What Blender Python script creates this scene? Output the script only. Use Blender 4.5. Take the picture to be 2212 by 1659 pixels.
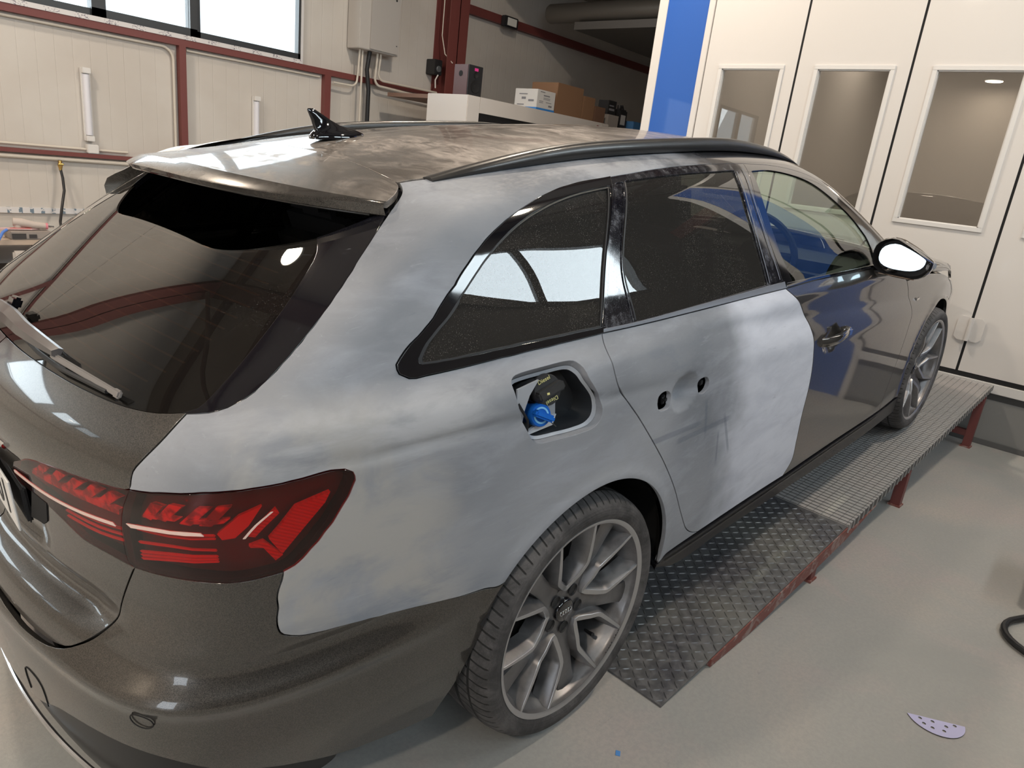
import bpy, bmesh, math, random
import numpy as np
from mathutils import Vector, Matrix
from mathutils.geometry import delaunay_2d_cdt
SC = bpy.context.scene
for o in list(bpy.data.objects): bpy.data.objects.remove(o)
COL = SC.collection
random.seed(7)

# ------------------------------------------------------------------ camera
cam_d = bpy.data.cameras.new('camera'); cam = bpy.data.objects.new('camera', cam_d); COL.objects.link(cam)
cam_d.sensor_fit = 'HORIZONTAL'; cam_d.sensor_width = 36.0; cam_d.lens = 36.0*1503.77/2212.0
cam_d.clip_start = .02; cam_d.clip_end = 200
YAW, PITCH, ROLL = .68665, -.30535, .11760
_d = Vector((math.cos(PITCH)*math.cos(YAW), math.cos(PITCH)*math.sin(YAW), math.sin(PITCH)))
_r = Vector((math.sin(YAW), -math.cos(YAW), 0)); _u = _r.cross(_d)
_r2 = _r*math.cos(ROLL)+_u*math.sin(ROLL); _u2 = _u*math.cos(ROLL)-_r*math.sin(ROLL)
_m = Matrix((_r2, _u2, -_d)).transposed().to_4x4(); _m.translation = Vector((-1.36656, -1.69158, 1.40358))
cam.matrix_world = _m; SC.camera = cam

# ------------------------------------------------------------------ exposure, world, lights
SC.view_settings.view_transform = 'Standard'; SC.view_settings.look = 'None'
SC.view_settings.exposure = 0.14; SC.view_settings.gamma = 1.0; SC.view_settings.use_curve_mapping = False
w = bpy.data.worlds.new('sky'); SC.world = w; w.use_nodes = True
bg = w.node_tree.nodes['Background']; bg.inputs[0].default_value = (.80, .90, 1.0, 1); bg.inputs[1].default_value = 2.2
def area(name, loc, direc, sx, sy, power, col, spread=180):
    l = bpy.data.lights.new(name, 'AREA'); l.shape = 'RECTANGLE'; l.size = sx; l.size_y = sy
    l.energy = power; l.color = col; l.spread = math.radians(spread)
    o = bpy.data.objects.new(name, l); COL.objects.link(o); o.location = loc
    o.rotation_euler = Vector(direc).to_track_quat('-Z', 'Y').to_euler(); return o
WR = -3.6; WL = 5.26; WB = -9.0; WF = 11.0; HC = 5.2      # wall planes: right, left, back, far; ceiling height
area('daylight_right', (.3, WR-.45, 3.3), (0, 1, -.25), 9.6, 1.7, 560, (.89, .945, 1.0))
area('daylight_left', (-.9, WL+.35, 2.9), (0, -1, -.35), 9.6, 2.0, 290, (.90, .95, 1.0))
area('daylight_back', (WB-.3, -2.4, 1.5), (1, .1, -.05), 2.0, 2.8, 50, (.90, .95, 1.0))
# ------------------------------------------------------------------ materials
def nt(m): return m.node_tree
def mat(name, col=(.5, .5, .5), rough=.5, metal=0., coat=0., spec=.5, emis=None, es=0.):
    m = bpy.data.materials.new(name); m.use_nodes = True; b = m.node_tree.nodes['Principled BSDF']
    b.inputs['Base Color'].default_value = (*col, 1); b.inputs['Roughness'].default_value = rough
    b.inputs['Metallic'].default_value = metal; b.inputs['Coat Weight'].default_value = coat
    b.inputs['Coat Roughness'].default_value = .04; b.inputs['Specular IOR Level'].default_value = spec
    if emis: b.inputs['Emission Color'].default_value = (*emis, 1); b.inputs['Emission Strength'].default_value = es
    return m
class NB:
    def __init__(s, m): s.m = m; s.n = m.node_tree.nodes; s.l = m.node_tree.links; s.b = s.n.get('Principled BSDF')
    def node(s, t, **kw):
        x = s.n.new(t)
        for k, v in kw.items():
            if k in x.inputs.keys(): x.inputs[k].default_value = v
            else: setattr(x, k, v)
        return x
    def coord(s, scale=(1, 1, 1), loc=(0, 0, 0), rot=(0, 0, 0)):
        t = s.node('ShaderNodeTexCoord'); mp = s.node('ShaderNodeMapping'); s.l.new(t.outputs['Object'], mp.inputs[0])
        mp.inputs['Scale'].default_value = scale; mp.inputs['Location'].default_value = loc; mp.inputs['Rotation'].default_value = rot
        return mp.outputs[0]
    def noise(s, scale, det=4, rough=.55, c=None, dist=0.):
        x = s.node('ShaderNodeTexNoise'); x.inputs['Scale'].default_value = scale; x.inputs['Detail'].default_value = det
        x.inputs['Roughness'].default_value = rough; x.inputs['Distortion'].default_value = dist
        s.l.new(c if c else s.coord(), x.inputs['Vector']); return x.outputs['Fac']
    def ramp(s, f, stops):
        r = s.node('ShaderNodeValToRGB'); e = r.color_ramp.elements
        while len(e) < len(stops): e.new(.5)
        for i, (p_, c_) in enumerate(stops): e[i].position = p_; e[i].color = (*c_, 1) if len(c_) == 3 else c_
        s.l.new(f, r.inputs[0]); return r.outputs[0]
    def mr(s, f, a, b, c=0., d=1., smooth=True):
        r = s.node('ShaderNodeMapRange'); r.clamp = True
        if smooth: r.interpolation_type = 'SMOOTHSTEP'
        for i, v in enumerate((a, b, c, d)): r.inputs[i+1].default_value = v
        s.l.new(f, r.inputs[0]); return r.outputs[0]
    def mix(s, f, a, b, mode='MIX'):
        x = s.node('ShaderNodeMix', data_type='RGBA', blend_type=mode)
        for sock, v in ((x.inputs[0], f), (x.inputs[6], a), (x.inputs[7], b)):
            if isinstance(v, (int, float)): sock.default_value = v
            elif isinstance(v, tuple): sock.default_value = (*v, 1)
            else: s.l.new(v, sock)
        return x.outputs[2]
    def math(s, op, a, b=None, c=None):
        x = s.node('ShaderNodeMath', operation=op)
        for i, v in enumerate((a, b, c)):
            if v is None: continue
            if isinstance(v, (int, float)): x.inputs[i].default_value = v
            else: s.l.new(v, x.inputs[i])
        return x.outputs[0]
    def xyz(s, c=None):
        x = s.node('ShaderNodeSeparateXYZ'); s.l.new(c if c else s.coord(), x.inputs[0]); return x.outputs
    def set(s, name, v): s.l.new(v, s.b.inputs[name])
    def bump(s, h, strength=.2, dist=.01):
        x = s.node('ShaderNodeBump'); x.inputs['Strength'].default_value = strength; x.inputs['Distance'].default_value = dist
        s.l.new(h, x.inputs['Height']); s.l.new(x.outputs[0], s.b.inputs['Normal']); return x

M = {}
# sanded primer on quarter panel and rear door; toward the front of the cant rail it thins out to the dark paint
def primer(name, white=False, fade=False):
    m = mat(name, (.4, .43, .48), .5, 0, 0, .35); q = NB(m)
    big = q.noise(1.7, 3, .5, q.coord((1, 1, 1.3)), .3)
    streak = q.noise(6, 7, .6, q.coord((.8, 1, 2.6), rot=(0, .35, 0)), .5)
    fine = q.noise(160, 3, .6, q.coord((.35, 1, 1)))
    c = q.ramp(big, [(.34, (.205, .218, .245)), (.50, (.285, .297, .325)), (.64, (.350, .360, .388))])
    c = q.mix(q.mr(streak, .45, .75, 0, .45), c, (.42, .44, .50))
    c = q.mix(q.mr(streak, .40, .28, 0, .35), c, (.19, .215, .26))
    if white:
        x = q.xyz(); wob = q.noise(2.2, 4, .6)
        f = q.mr(q.math('ADD', x[0], q.math('MULTIPLY', wob, .8)), .95, 1.30)
        c = q.mix(f, c, q.mix(q.mr(streak, .3, .7), (.56, .58, .66), (.68, .70, .78)))
        # dark guide-coat strokes left by the sanding block
        for (x0, z0, x1, z1, wd) in [(.10, .757, .492, .730, .007), (.366, .709, .666, .696, .007), (.499, .794, .524, .673, .005), (.62, .72, .69, .57, .005), (.60, .67, .62, .55, .004)]:
            dx, dz = x1-x0, z1-z0; L = math.hypot(dx, dz)
            u = q.math('ADD', q.math('MULTIPLY', x[0], dx/L), q.math('ADD', q.math('MULTIPLY', x[2], dz/L), -(x0*dx+z0*dz)/L))
            v = q.math('ABSOLUTE', q.math('ADD', q.math('MULTIPLY', x[0], -dz/L), q.math('ADD', q.math('MULTIPLY', x[2], dx/L), -(-x0*dz+z0*dx)/L)))
            mk = q.math('MULTIPLY', q.mr(v, wd*1.6, wd*.8), q.math('MULTIPLY', q.mr(u, -.01, .02), q.mr(u, L+.01, L-.03)))
            c = q.mix(q.math('MULTIPLY', mk, .45), c, (.13, .15, .19))
    scr = q.noise(38, 5, .7, q.coord((.25, 1, 1.8), rot=(0, .5, 0)), .8)
    c = q.mix(q.mr(scr, .60, .70, 0, .22), c, (.46, .48, .53)); c = q.mix(q.mr(scr, .36, .28, 0, .25), c, (.15, .17, .21))
    rgh = q.mr(fine, .3, .7, .58, .74)
    if fade:
        x = q.xyz(); wob = q.noise(5, 5, .65, q.coord((1, 1, 2)))
        f1 = q.mr(q.math('ADD', x[0], q.math('MULTIPLY', wob, .5)), .80, 1.20)          # bare dark paint ahead of the rear door
        top = q.math('MULTIPLY', q.mr(x[2], 1.30, 1.40), q.mr(wob, .42, .62, .0, .65))  # rubbed bluish patches along the roof side
        c = q.mix(top, c, (.07, .085, .11))
        rub = q.noise(3.5, 5, .6, q.coord((1, 1, 1.4), loc=(3, 1, 2)), .8)
        tl = q.math('MULTIPLY', q.mr(x[0], -.30, -.48), q.math('MULTIPLY', q.mr(x[2], 1.10, .98), q.mr(rub, .38, .62)))
        c = q.mix(tl, c, (.40, .385, .37))
        br = q.math('MULTIPLY', q.math('MULTIPLY', q.mr(x[0], -.80, -.66), q.mr(x[0], -.20, -.40)), q.math('MULTIPLY', q.mr(x[2], .92, .97), q.mr(x[2], 1.07, 1.01)))
        c = q.mix(q.math('MULTIPLY', br, q.mr(streak, .35, .62, .15, .8)), c, (.50, .50, .52))
        eg = q.math('MULTIPLY', q.mr(x[2], .70, .62), q.mr(q.noise(7, 5, .65, q.coord((.5, 1, 2))), .40, .62, 0, .5))
        c = q.mix(q.math('MULTIPLY', eg, q.mr(x[0], -.2, -.4)), c, (.17, .20, .25))
        c = q.mix(f1, c, (.030, .030, .034))
        rgh = q.mix(f1, rgh, (.18, .18, .18))
        q.set('Coat Weight', f1)
        q.set('Metallic', q.math('MULTIPLY', f1, .35))
    q.set('Base Color', c); q.set('Roughness', rgh); q.bump(fine, .06, .002)
    return m
M['primer'] = primer('sanded_grey_primer', fade=True)
M['primer_door'] = primer('sanded_grey_primer_door', white=True)
def paint(name, dust=0., dusty_roof=False):
    m = mat(name, (.05, .046, .043), .34, .55, 1.); q = NB(m)
    fl = q.node('ShaderNodeTexVoronoi'); fl.inputs['Scale'].default_value = 900; q.l.new(q.coord(), fl.inputs['Vector'])
    c = q.ramp(fl.outputs['Color'], [(.2, (.038, .036, .034)), (.8, (.100, .090, .080))])
    if dust or dusty_roof:
        a = q.noise(3.2, 6, .65, None, .8); b_ = q.noise(22, 6, .7, q.coord((1, .5, 1)), 1.4); sp = q.noise(420, 2, .5)
        f = q.math('MULTIPLY', q.mr(a, .32, .68), q.mr(b_, .30, .66))
        f = q.math('ADD', q.math('MULTIPLY', f, .75 if dusty_roof else dust), q.mr(sp, .66, .74, 0, .18 if dusty_roof else .08))
        if dusty_roof:
            x = q.xyz(); f = q.math('MULTIPLY', q.math('ADD', f, .30), q.mr(x[1], .75, -.25, .25, 1.))
        f = q.math('MINIMUM', f, .9)
        c = q.mix(f, c, (.36, .31, .27)); q.set('Roughness', q.mix(f, (.22, .22, .22), (.62, .62, .62)))
        q.set('Metallic', q.math('MULTIPLY_ADD', f, -.5, .5)); q.set('Coat Weight', q.math('MULTIPLY_ADD', f, -1.0, 1.0))
    q.set('Base Color', c)
    return m
M['paint'] = paint('metallic_grey_paint')
M['paint_dusty'] = paint('metallic_grey_paint_dusty', .25)
M['paint_roof'] = paint('metallic_grey_paint_roof', 0, True)
M['black_gloss'] = mat('black_gloss_trim', (.006, .006, .008), .06, 0, 1.)
m = mat('black_gloss_dusty', (.012, .012, .017), .12, 0, 1.); q = NB(m)
f = q.mr(q.noise(30, 6, .7), .45, .75, 0, .35); f = q.math('ADD', f, q.mr(q.noise(500, 2, .5), .62, .72, 0, .35))
q.set('Base Color', q.mix(f, (.010, .010, .014), (.30, .30, .33))); q.set('Roughness', q.mr(f, 0, .6, .07, .5)); M['black_dusty'] = m
M['skirt'] = mat('satin_black_skirt', (.008, .008, .010), .32, 0, 0, .35)
m = mat('black_gloss_smudged', (.008, .008, .011), .07, 0, 1.); q = NB(m); f = q.math('MULTIPLY', q.mr(q.noise(9, 6, .7, None, 1.), .62, .78, 0, .5), 1.0); f = q.math('ADD', f, q.mr(q.noise(500, 2, .5), .70, .76, 0, .12)); q.set('Base Color', q.mix(f, (.007, .007, .010), (.22, .22, .27))); q.set('Roughness', q.mr(f, 0, .6, .06, .45)); M['black_smudged'] = m
M['black_mat'] = mat('black_plastic', (.016, .016, .018), .5)
M['satin'] = mat('satin_anthracite_rail', (.045, .043, .042), .36, .5, .2)
M['dark'] = mat('shadow_black', (.006, .006, .007), .8)
M['chrome'] = mat('chrome', (.75, .75, .76), .12, 1.)
M['grey_trim'] = mat('satin_grey_moulding', (.22, .23, .26), .38, .4)
def fresnel(q, ior=1.52):
    g = q.node('ShaderNodeNewGeometry'); fr = q.node('ShaderNodeFresnel')
    q.l.new(q.math('MULTIPLY_ADD', g.outputs['Backfacing'], 1/ior-ior, ior), fr.inputs[0]); return fr
def glass(name, tint, rough=.0, dust=0.):
    m = bpy.data.materials.new(name); m.use_nodes = True; q = NB(m); n = q.n; n.remove(q.b)
    out = n['Material Output']; tr = q.node('ShaderNodeBsdfTransparent'); tr.inputs[0].default_value = (*tint, 1)
    gl = q.node('ShaderNodeBsdfGlossy'); gl.inputs['Roughness'].default_value = rough
    fr = fresnel(q)
    fac = q.math('MULTIPLY_ADD', fr.outputs[0], 1.15, .035)
    mx = q.node('ShaderNodeMixShader'); q.l.new(fac, mx.inputs[0]); q.l.new(tr.outputs[0], mx.inputs[1]); q.l.new(gl.outputs[0], mx.inputs[2])
    res = mx.outputs[0]
    if dust:
        df = q.node('ShaderNodeBsdfDiffuse'); df.inputs[0].default_value = (.62, .58, .54, 1)
        sp = q.mr(q.noise(520, 2, .5), .60, .74, 0, 1); cl = q.mr(q.noise(3.0, 6, .6, None, .6), .40, .75, .10, 1)
        f = q.math('MULTIPLY_ADD', q.math('MULTIPLY', sp, cl), dust, dust*.06)
        m2 = q.node('ShaderNodeMixShader'); q.l.new(f, m2.inputs[0]); q.l.new(res, m2.inputs[1]); q.l.new(df.outputs[0], m2.inputs[2]); res = m2.outputs[0]
    q.l.new(res, out.inputs[0]); return m
M['glass_tint'] = glass('tinted_side_glass', (.085, .082, .075), 0, .6)
M['glass_rear'] = glass('tinted_rear_glass', (.13, .11, .095), 0.01, .14)
M['glass_front'] = glass('clear_green_glass', (.70, .80, .72), 0, 0)
M['glass_win'] = glass('window_pane', (.93, .96, .96))
M['glass_booth'] = glass('booth_pane', (.80, .78, .75))
# ------------------------------------------------------------------ mesh helpers
class MB:
    def __init__(s): s.v = []; s.f = []; s.n = []
    def add(s, vs, fs, ns=None):
        o = len(s.v); s.v += [tuple(map(float, v)) for v in vs]; s.f += [tuple(i+o for i in f) for f in fs]
        s.n += [tuple(map(float, v)) for v in ns] if ns is not None else [None]*len(vs)
        return s
    def box(s, c, d, rot=None, bev=0.):
        x, y, z = d[0]/2, d[1]/2, d[2]/2
        bm = bmesh.new(); bmesh.ops.create_cube(bm, size=1)
        for v in bm.verts: v.co = Vector((v.co.x*d[0], v.co.y*d[1], v.co.z*d[2]))
        if bev: bmesh.ops.bevel(bm, geom=bm.edges[:], offset=bev, segments=2, affect='EDGES')
        bm.verts.index_update(); R = rot if rot is not None else Matrix.Identity(3)
        vs = [R@v.co+Vector(c) for v in bm.verts]; fs = [[v.index for v in f.verts] for f in bm.faces]; bm.free()
        return s.add(vs, fs)
    def bx(s, x0, x1, y0, y1, z0, z1, bev=0.):
        return s.box(((x0+x1)/2, (y0+y1)/2, (z0+z1)/2), (abs(x1-x0), abs(y1-y0), abs(z1-z0)), None, bev)
    def tube(s, pts, r, seg=10, cap=True):
        pts = [Vector(p_) for p_ in pts]; rr = r if isinstance(r, (list, tuple)) else [r]*len(pts)
        up = None; o = len(s.v); vs = []; fs = []
        for i, p_ in enumerate(pts):
            t = (pts[min(i+1, len(pts)-1)]-pts[max(i-1, 0)]).normalized()
            if up is None: up = Vector((0, 0, 1)) if abs(t.z) < .9 else Vector((1, 0, 0))
            a = (up-t*up.dot(t)).normalized(); up = a; b_ = t.cross(a)
            for k in range(seg):
                an = 2*math.pi*k/seg; vs.append(p_+(a*math.cos(an)+b_*math.sin(an))*rr[i])
        for i in range(len(pts)-1):
            for k in range(seg): fs.append((i*seg+k, i*seg+(k+1) % seg, (i+1)*seg+(k+1) % seg, (i+1)*seg+k))
        if cap: fs.append(tuple(range(seg-1, -1, -1))); fs.append(tuple((len(pts)-1)*seg+k for k in range(seg)))
        return s.add(vs, fs)
    def lathe(s, prof, n=64, axis='Y', c=(0, 0, 0), close=False):
        vs = []; fs = []; m_ = len(prof)
        for i in range(n):
            a = 2*math.pi*i/n
            for r, h in prof:
                if axis == 'Y': vs.append((c[0]+r*math.cos(a), c[1]+h, c[2]+r*math.sin(a)))
                else: vs.append((c[0]+r*math.cos(a), c[1]+r*math.sin(a), c[2]+h))
        for i in range(n):
            j = (i+1) % n
            for k in range(m_-1 if not close else m_):
                k2 = (k+1) % m_; fs.append((i*m_+k, i*m_+k2, j*m_+k2, j*m_+k))
        return s.add(vs, fs)
    def prism(s, poly, a, b, axis=1):
        """poly of 2-D points extruded from a to b along axis"""
        n = len(poly)
        def P(p_, h):
            q_ = [p_[0], p_[1]]; q_.insert(axis, h); return tuple(q_)
        vs = [P(p_, a) for p_ in poly]+[P(p_, b) for p_ in poly]
        fs = [tuple(range(n)), tuple(range(2*n-1, n-1, -1))]+[(i, i+n, (i+1) % n+n, (i+1) % n) for i in range(n)]
        return s.add(vs, fs)
    def build(s, name, m, parent=None, smooth=True, ang=35, fix=True):
        me = bpy.data.meshes.new(name); me.from_pydata(s.v, [], s.f)
        if fix and all(x is None for x in s.n):
            bm = bmesh.new(); bm.from_mesh(me); bmesh.ops.recalc_face_normals(bm, faces=bm.faces[:]); bm.to_mesh(me); bm.free()
        for p_ in me.polygons: p_.use_smooth = smooth
        if smooth and all(x is None for x in s.n): me.set_sharp_from_angle(angle=math.radians(ang))
        if any(x is not None for x in s.n):
            me.update(); vn = [tuple(v.normal) for v in me.vertices]
            me.normals_split_custom_set_from_vertices([n_ if n_ is not None else vn[i] for i, n_ in enumerate(s.n)])
        me.update(); o = bpy.data.objects.new(name, me); COL.objects.link(o)
        if m is not None: me.materials.append(m)
        if parent is not None: o.parent = parent
        return o
def empty(name, loc=(0, 0, 0), rz=0., parent=None):
    o = bpy.data.objects.new(name, None); COL.objects.link(o); o.location = loc; o.rotation_euler = (0, 0, rz)
    o.empty_display_size = .1
    if parent is not None: o.parent = parent
    return o
def tag(o, label=None, cat=None, group=None, kind=None):
    if label: o['label'] = label
    if cat: o['category'] = cat
    if group: o['group'] = group
    if kind: o['kind'] = kind
    return o
def struct(o): o['kind'] = 'structure'; return o
def text_mb(mb, s, size, mtx, depth=.0006, spacing=1.0):
    cu = bpy.data.curves.new('t', 'FONT'); cu.body = s; cu.size = size; cu.extrude = depth/2; cu.align_x = 'CENTER'; cu.align_y = 'CENTER'; cu.space_character = spacing
    o = bpy.data.objects.new('t', cu); COL.objects.link(o); dg = bpy.context.evaluated_depsgraph_get(); dg.update()
    me = bpy.data.meshes.new_from_object(o.evaluated_get(dg)); mb.add([mtx@v.co for v in me.vertices], [tuple(p_.vertices) for p_ in me.polygons])
    bpy.data.objects.remove(o); bpy.data.meshes.remove(me); return mb
# ---- body surface (car frame: x forward from rear axle, y left, z up from the road) ----
def mono(xs, ys):
    xs=np.array(xs,float); ys=np.array(ys,float); h=np.diff(xs); d=np.diff(ys)/h
    m=np.zeros(len(xs)); m[0]=d[0]; m[-1]=d[-1]
    for i in range(1,len(xs)-1):
        m[i]=0 if d[i-1]*d[i]<=0 else (h[i-1]+h[i])*3/((2*h[i]+h[i-1])/d[i-1]+(h[i]+2*h[i-1])/d[i])
    def f(x):
        x=np.clip(x,xs[0],xs[-1]); i=np.clip(np.searchsorted(xs,x)-1,0,len(h)-1)
        t=(x-xs[i])/h[i]
        return ((1+2*t)*(1-t)**2*ys[i]+t*(1-t)**2*h[i]*m[i]+t*t*(3-2*t)*ys[i+1]+t*t*(t-1)*h[i]*m[i+1])
    return f
def soft(f, lo, hi, sig, st=.005):
    # the same curve rounded over sig metres, so that reflections run smoothly over it
    g=np.arange(lo-4*sig,hi+4*sig+st,st); v=f(g); k=np.arange(-int(4*sig/st),int(4*sig/st)+1)*st
    w=np.exp(-.5*(k/sig)**2); w/=w.sum(); v=np.convolve(np.pad(v,len(k)//2,mode='reflect',reflect_type='odd'),w,'valid'); n=len(v)
    def h(x):
        u=np.clip((np.asarray(x,float)-g[0])/st,1,n-3.001); i=u.astype(int); t=u-i
        a,b,c,d=v[i-1],v[i],v[i+1],v[i+2]
        return b+.5*t*(c-a+t*(2*a-5*b+4*c-d+t*(3*(b-c)+d-a)))
    return h
z_crease=mono([-1.0,-.65,-.25,.1,.4,.8,1.2,1.7,2.3,3.0,3.8],[.995,.990,.976,.955,.918,.865,.824,.775,.712,.67,.64])
z_belt=mono([-1,-.45,-.2,.1,.5,1.0,1.9,2.6,3.8],[1.085,1.068,1.062,1.056,1.045,1.03,.985,.93,.85])
# half width against height, given as offset from the crease and from the belt
W_low=mono([-.80,-.68,-.60,-.45,-.30,-.15,-.05,-.012,0,.05,.09],[.845,.880,.898,.9125,.9180,.9195,.9192,.9208,.9206,.909,.893])
W_top=mono([-.05,0,.05,.1,.2,.3,.34,.38,.42,.5],[.886,.862,.840,.815,.765,.706,.676,.636,.575,.35])
taper=mono([-1.3,-1.0,-.75,-.5,-.3,-.1,0,2.0,2.5,3.0,3.4,3.8],[.25,.165,.105,.052,.022,.004,0,0,.008,.03,.085,.2])
z_crease=soft(z_crease,-1,3.8,.12); z_belt=soft(z_belt,-1,3.8,.10)
W_low=soft(W_low,-.8,.09,.009,.002); W_top=soft(W_top,-.05,.5,.018,.003); taper=soft(taper,-1.3,3.8,.06)
def smin(a,b,k):
    h=np.maximum(k-np.abs(a-b),0)/k
    return np.minimum(a,b)-h**3*k/6
def W(x,z):
    zb=z_belt(x); zc=z_crease(x)
    lo=W_low(z-zc); hi=W_top(z-zb)
    s=np.clip((z-(zb-.06))/.06,0,1); s=s*s*(3-2*s)
    # below the crease reference: low profile is squeezed so the sill stays low at the front
    w=lo*(1-s)+hi*s
    gh=np.clip((z-zb)/.3,0,1)
    return w-taper(x)*(1-.25*gh)
xr_main=mono([.10,.22,.32,.42,.50,.56,.60,.64,.70,.80,.875,.885,.93,.97,1.0,1.022,1.10,1.20,1.30,1.42,1.6],
             [-1.00,-1.042,-1.056,-1.058,-1.053,-1.044,-1.022,-.995,-.982,-.982,-.984,-.984,-.972,-.955,-.925,-.897,-.775,-.615,-.445,-.23,.1])
zr0=mono([-1.2,-.6,-.5,-.25,0,.5,1.0,1.3,1.5,1.65,1.8,2.0,2.2,2.4,2.5,2.8,3.1,3.5,3.75],[1.345,1.372,1.380,1.402,1.432,1.464,1.472,1.458,1.430,1.382,1.315,1.215,1.112,1.015,.980,.948,.915,.84,.68])
xr_main=soft(xr_main,.1,1.6,.010,.002)
def XR(y,z): 
    y=np.abs(y); return xr_main(z)+.25*y*y
zr0=soft(zr0,-1.2,3.75,.05)
def ZR(x,y):
    y=np.abs(y); k=.15-.05*np.clip((x-2.3)/.3,0,1); return zr0(x)-k*y*y
xf=mono([.1,.3,.6,.75,.9],[3.60,3.70,3.68,3.6,3.4])
def F(x,y,z,spoiler=False):
    a=np.abs(y)
    ds=W(x,z)-a
    if spoiler:
        dr=x-(-.545+.27*a*a)+np.maximum(0,1.35-z)*0
    else:
        dr=x-XR(a,z)
    dz=ZR(x,a)-z
    kc=.16+np.clip((.75-z)/.3,0,1)*.10-np.clip((z-1.0)/.1,0,1)*.09
    f=smin(ds,dr,kc)
    f=smin(f,dz,.085 if not spoiler else .03)
    f=smin(f,xf(z)-.22*a*a-x,.2)
    return f
# ---- ray families: wrap patch (s,t) and roof patch (x,y) ----
YS,XC,RC,XB=.45,-.30,.20,-.50     # base curve: side line |y|=YS, arc radius RC, rear line x=XB
Z0,KT=1.0,.38                     # above Z0 the rays fan upwards, KT metres of t per radian
LA=RC*np.pi/2; YR=YS-RC
# s=0 at rear centre, s=YR start of arc, s=YR+LA end of arc, then s grows forward along the side (s -> x = XC + s-(YR+LA))
def base(s):
    s=np.asarray(s,float)
    th=np.clip((s-YR)/RC,0,np.pi/2)
    bx=np.where(s<YR,XB,np.where(s<YR+LA,XC-RC*np.cos(th),XC+s-YR-LA))
    by=np.where(s<YR,s,np.where(s<YR+LA,YR+RC*np.sin(th),YS))
    return bx,by,-np.cos(th),np.sin(th)
def rays(s,t):
    bx,by,nx,ny=base(s); t=np.asarray(t,float)
    ph=np.maximum(0,t-Z0)/KT
    return np.stack([bx,-by,np.minimum(t,Z0)],-1), np.stack([nx*np.cos(ph),-ny*np.cos(ph),np.sin(ph)],-1)
def solve(O,D,spoiler=False,lo=0.,hi=1.1):
    a=np.full(len(O),lo); b=np.full(len(O),hi)
    for _ in range(40):
        m=(a+b)/2; P=O+D*m[:,None]; f=F(P[:,0],P[:,1],P[:,2],spoiler); g=f>0
        a=np.where(g,m,a); b=np.where(g,b,m)
    return O+D*((a+b)/2)[:,None]
def wrap(s,t,spoiler=False):
    O,D=rays(s,t); return solve(O,D,spoiler)
def roofp(x,y,spoiler=False):
    x=np.asarray(x,float); y=np.asarray(y,float)
    O=np.stack([x,y,np.full_like(x,.7)],-1); return solve(O,np.tile([0,0,1.],(len(x),1)),spoiler)
def grad(P,spoiler=False):
    e=1.5e-3; g=np.stack([F(P[:,0]+e*(i==0),P[:,1]+e*(i==1),P[:,2]+e*(i==2),spoiler)-F(P[:,0]-e*(i==0),P[:,1]-e*(i==1),P[:,2]-e*(i==2),spoiler) for i in range(3)],-1)
    return -g/np.linalg.norm(g,axis=1)[:,None]

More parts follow.
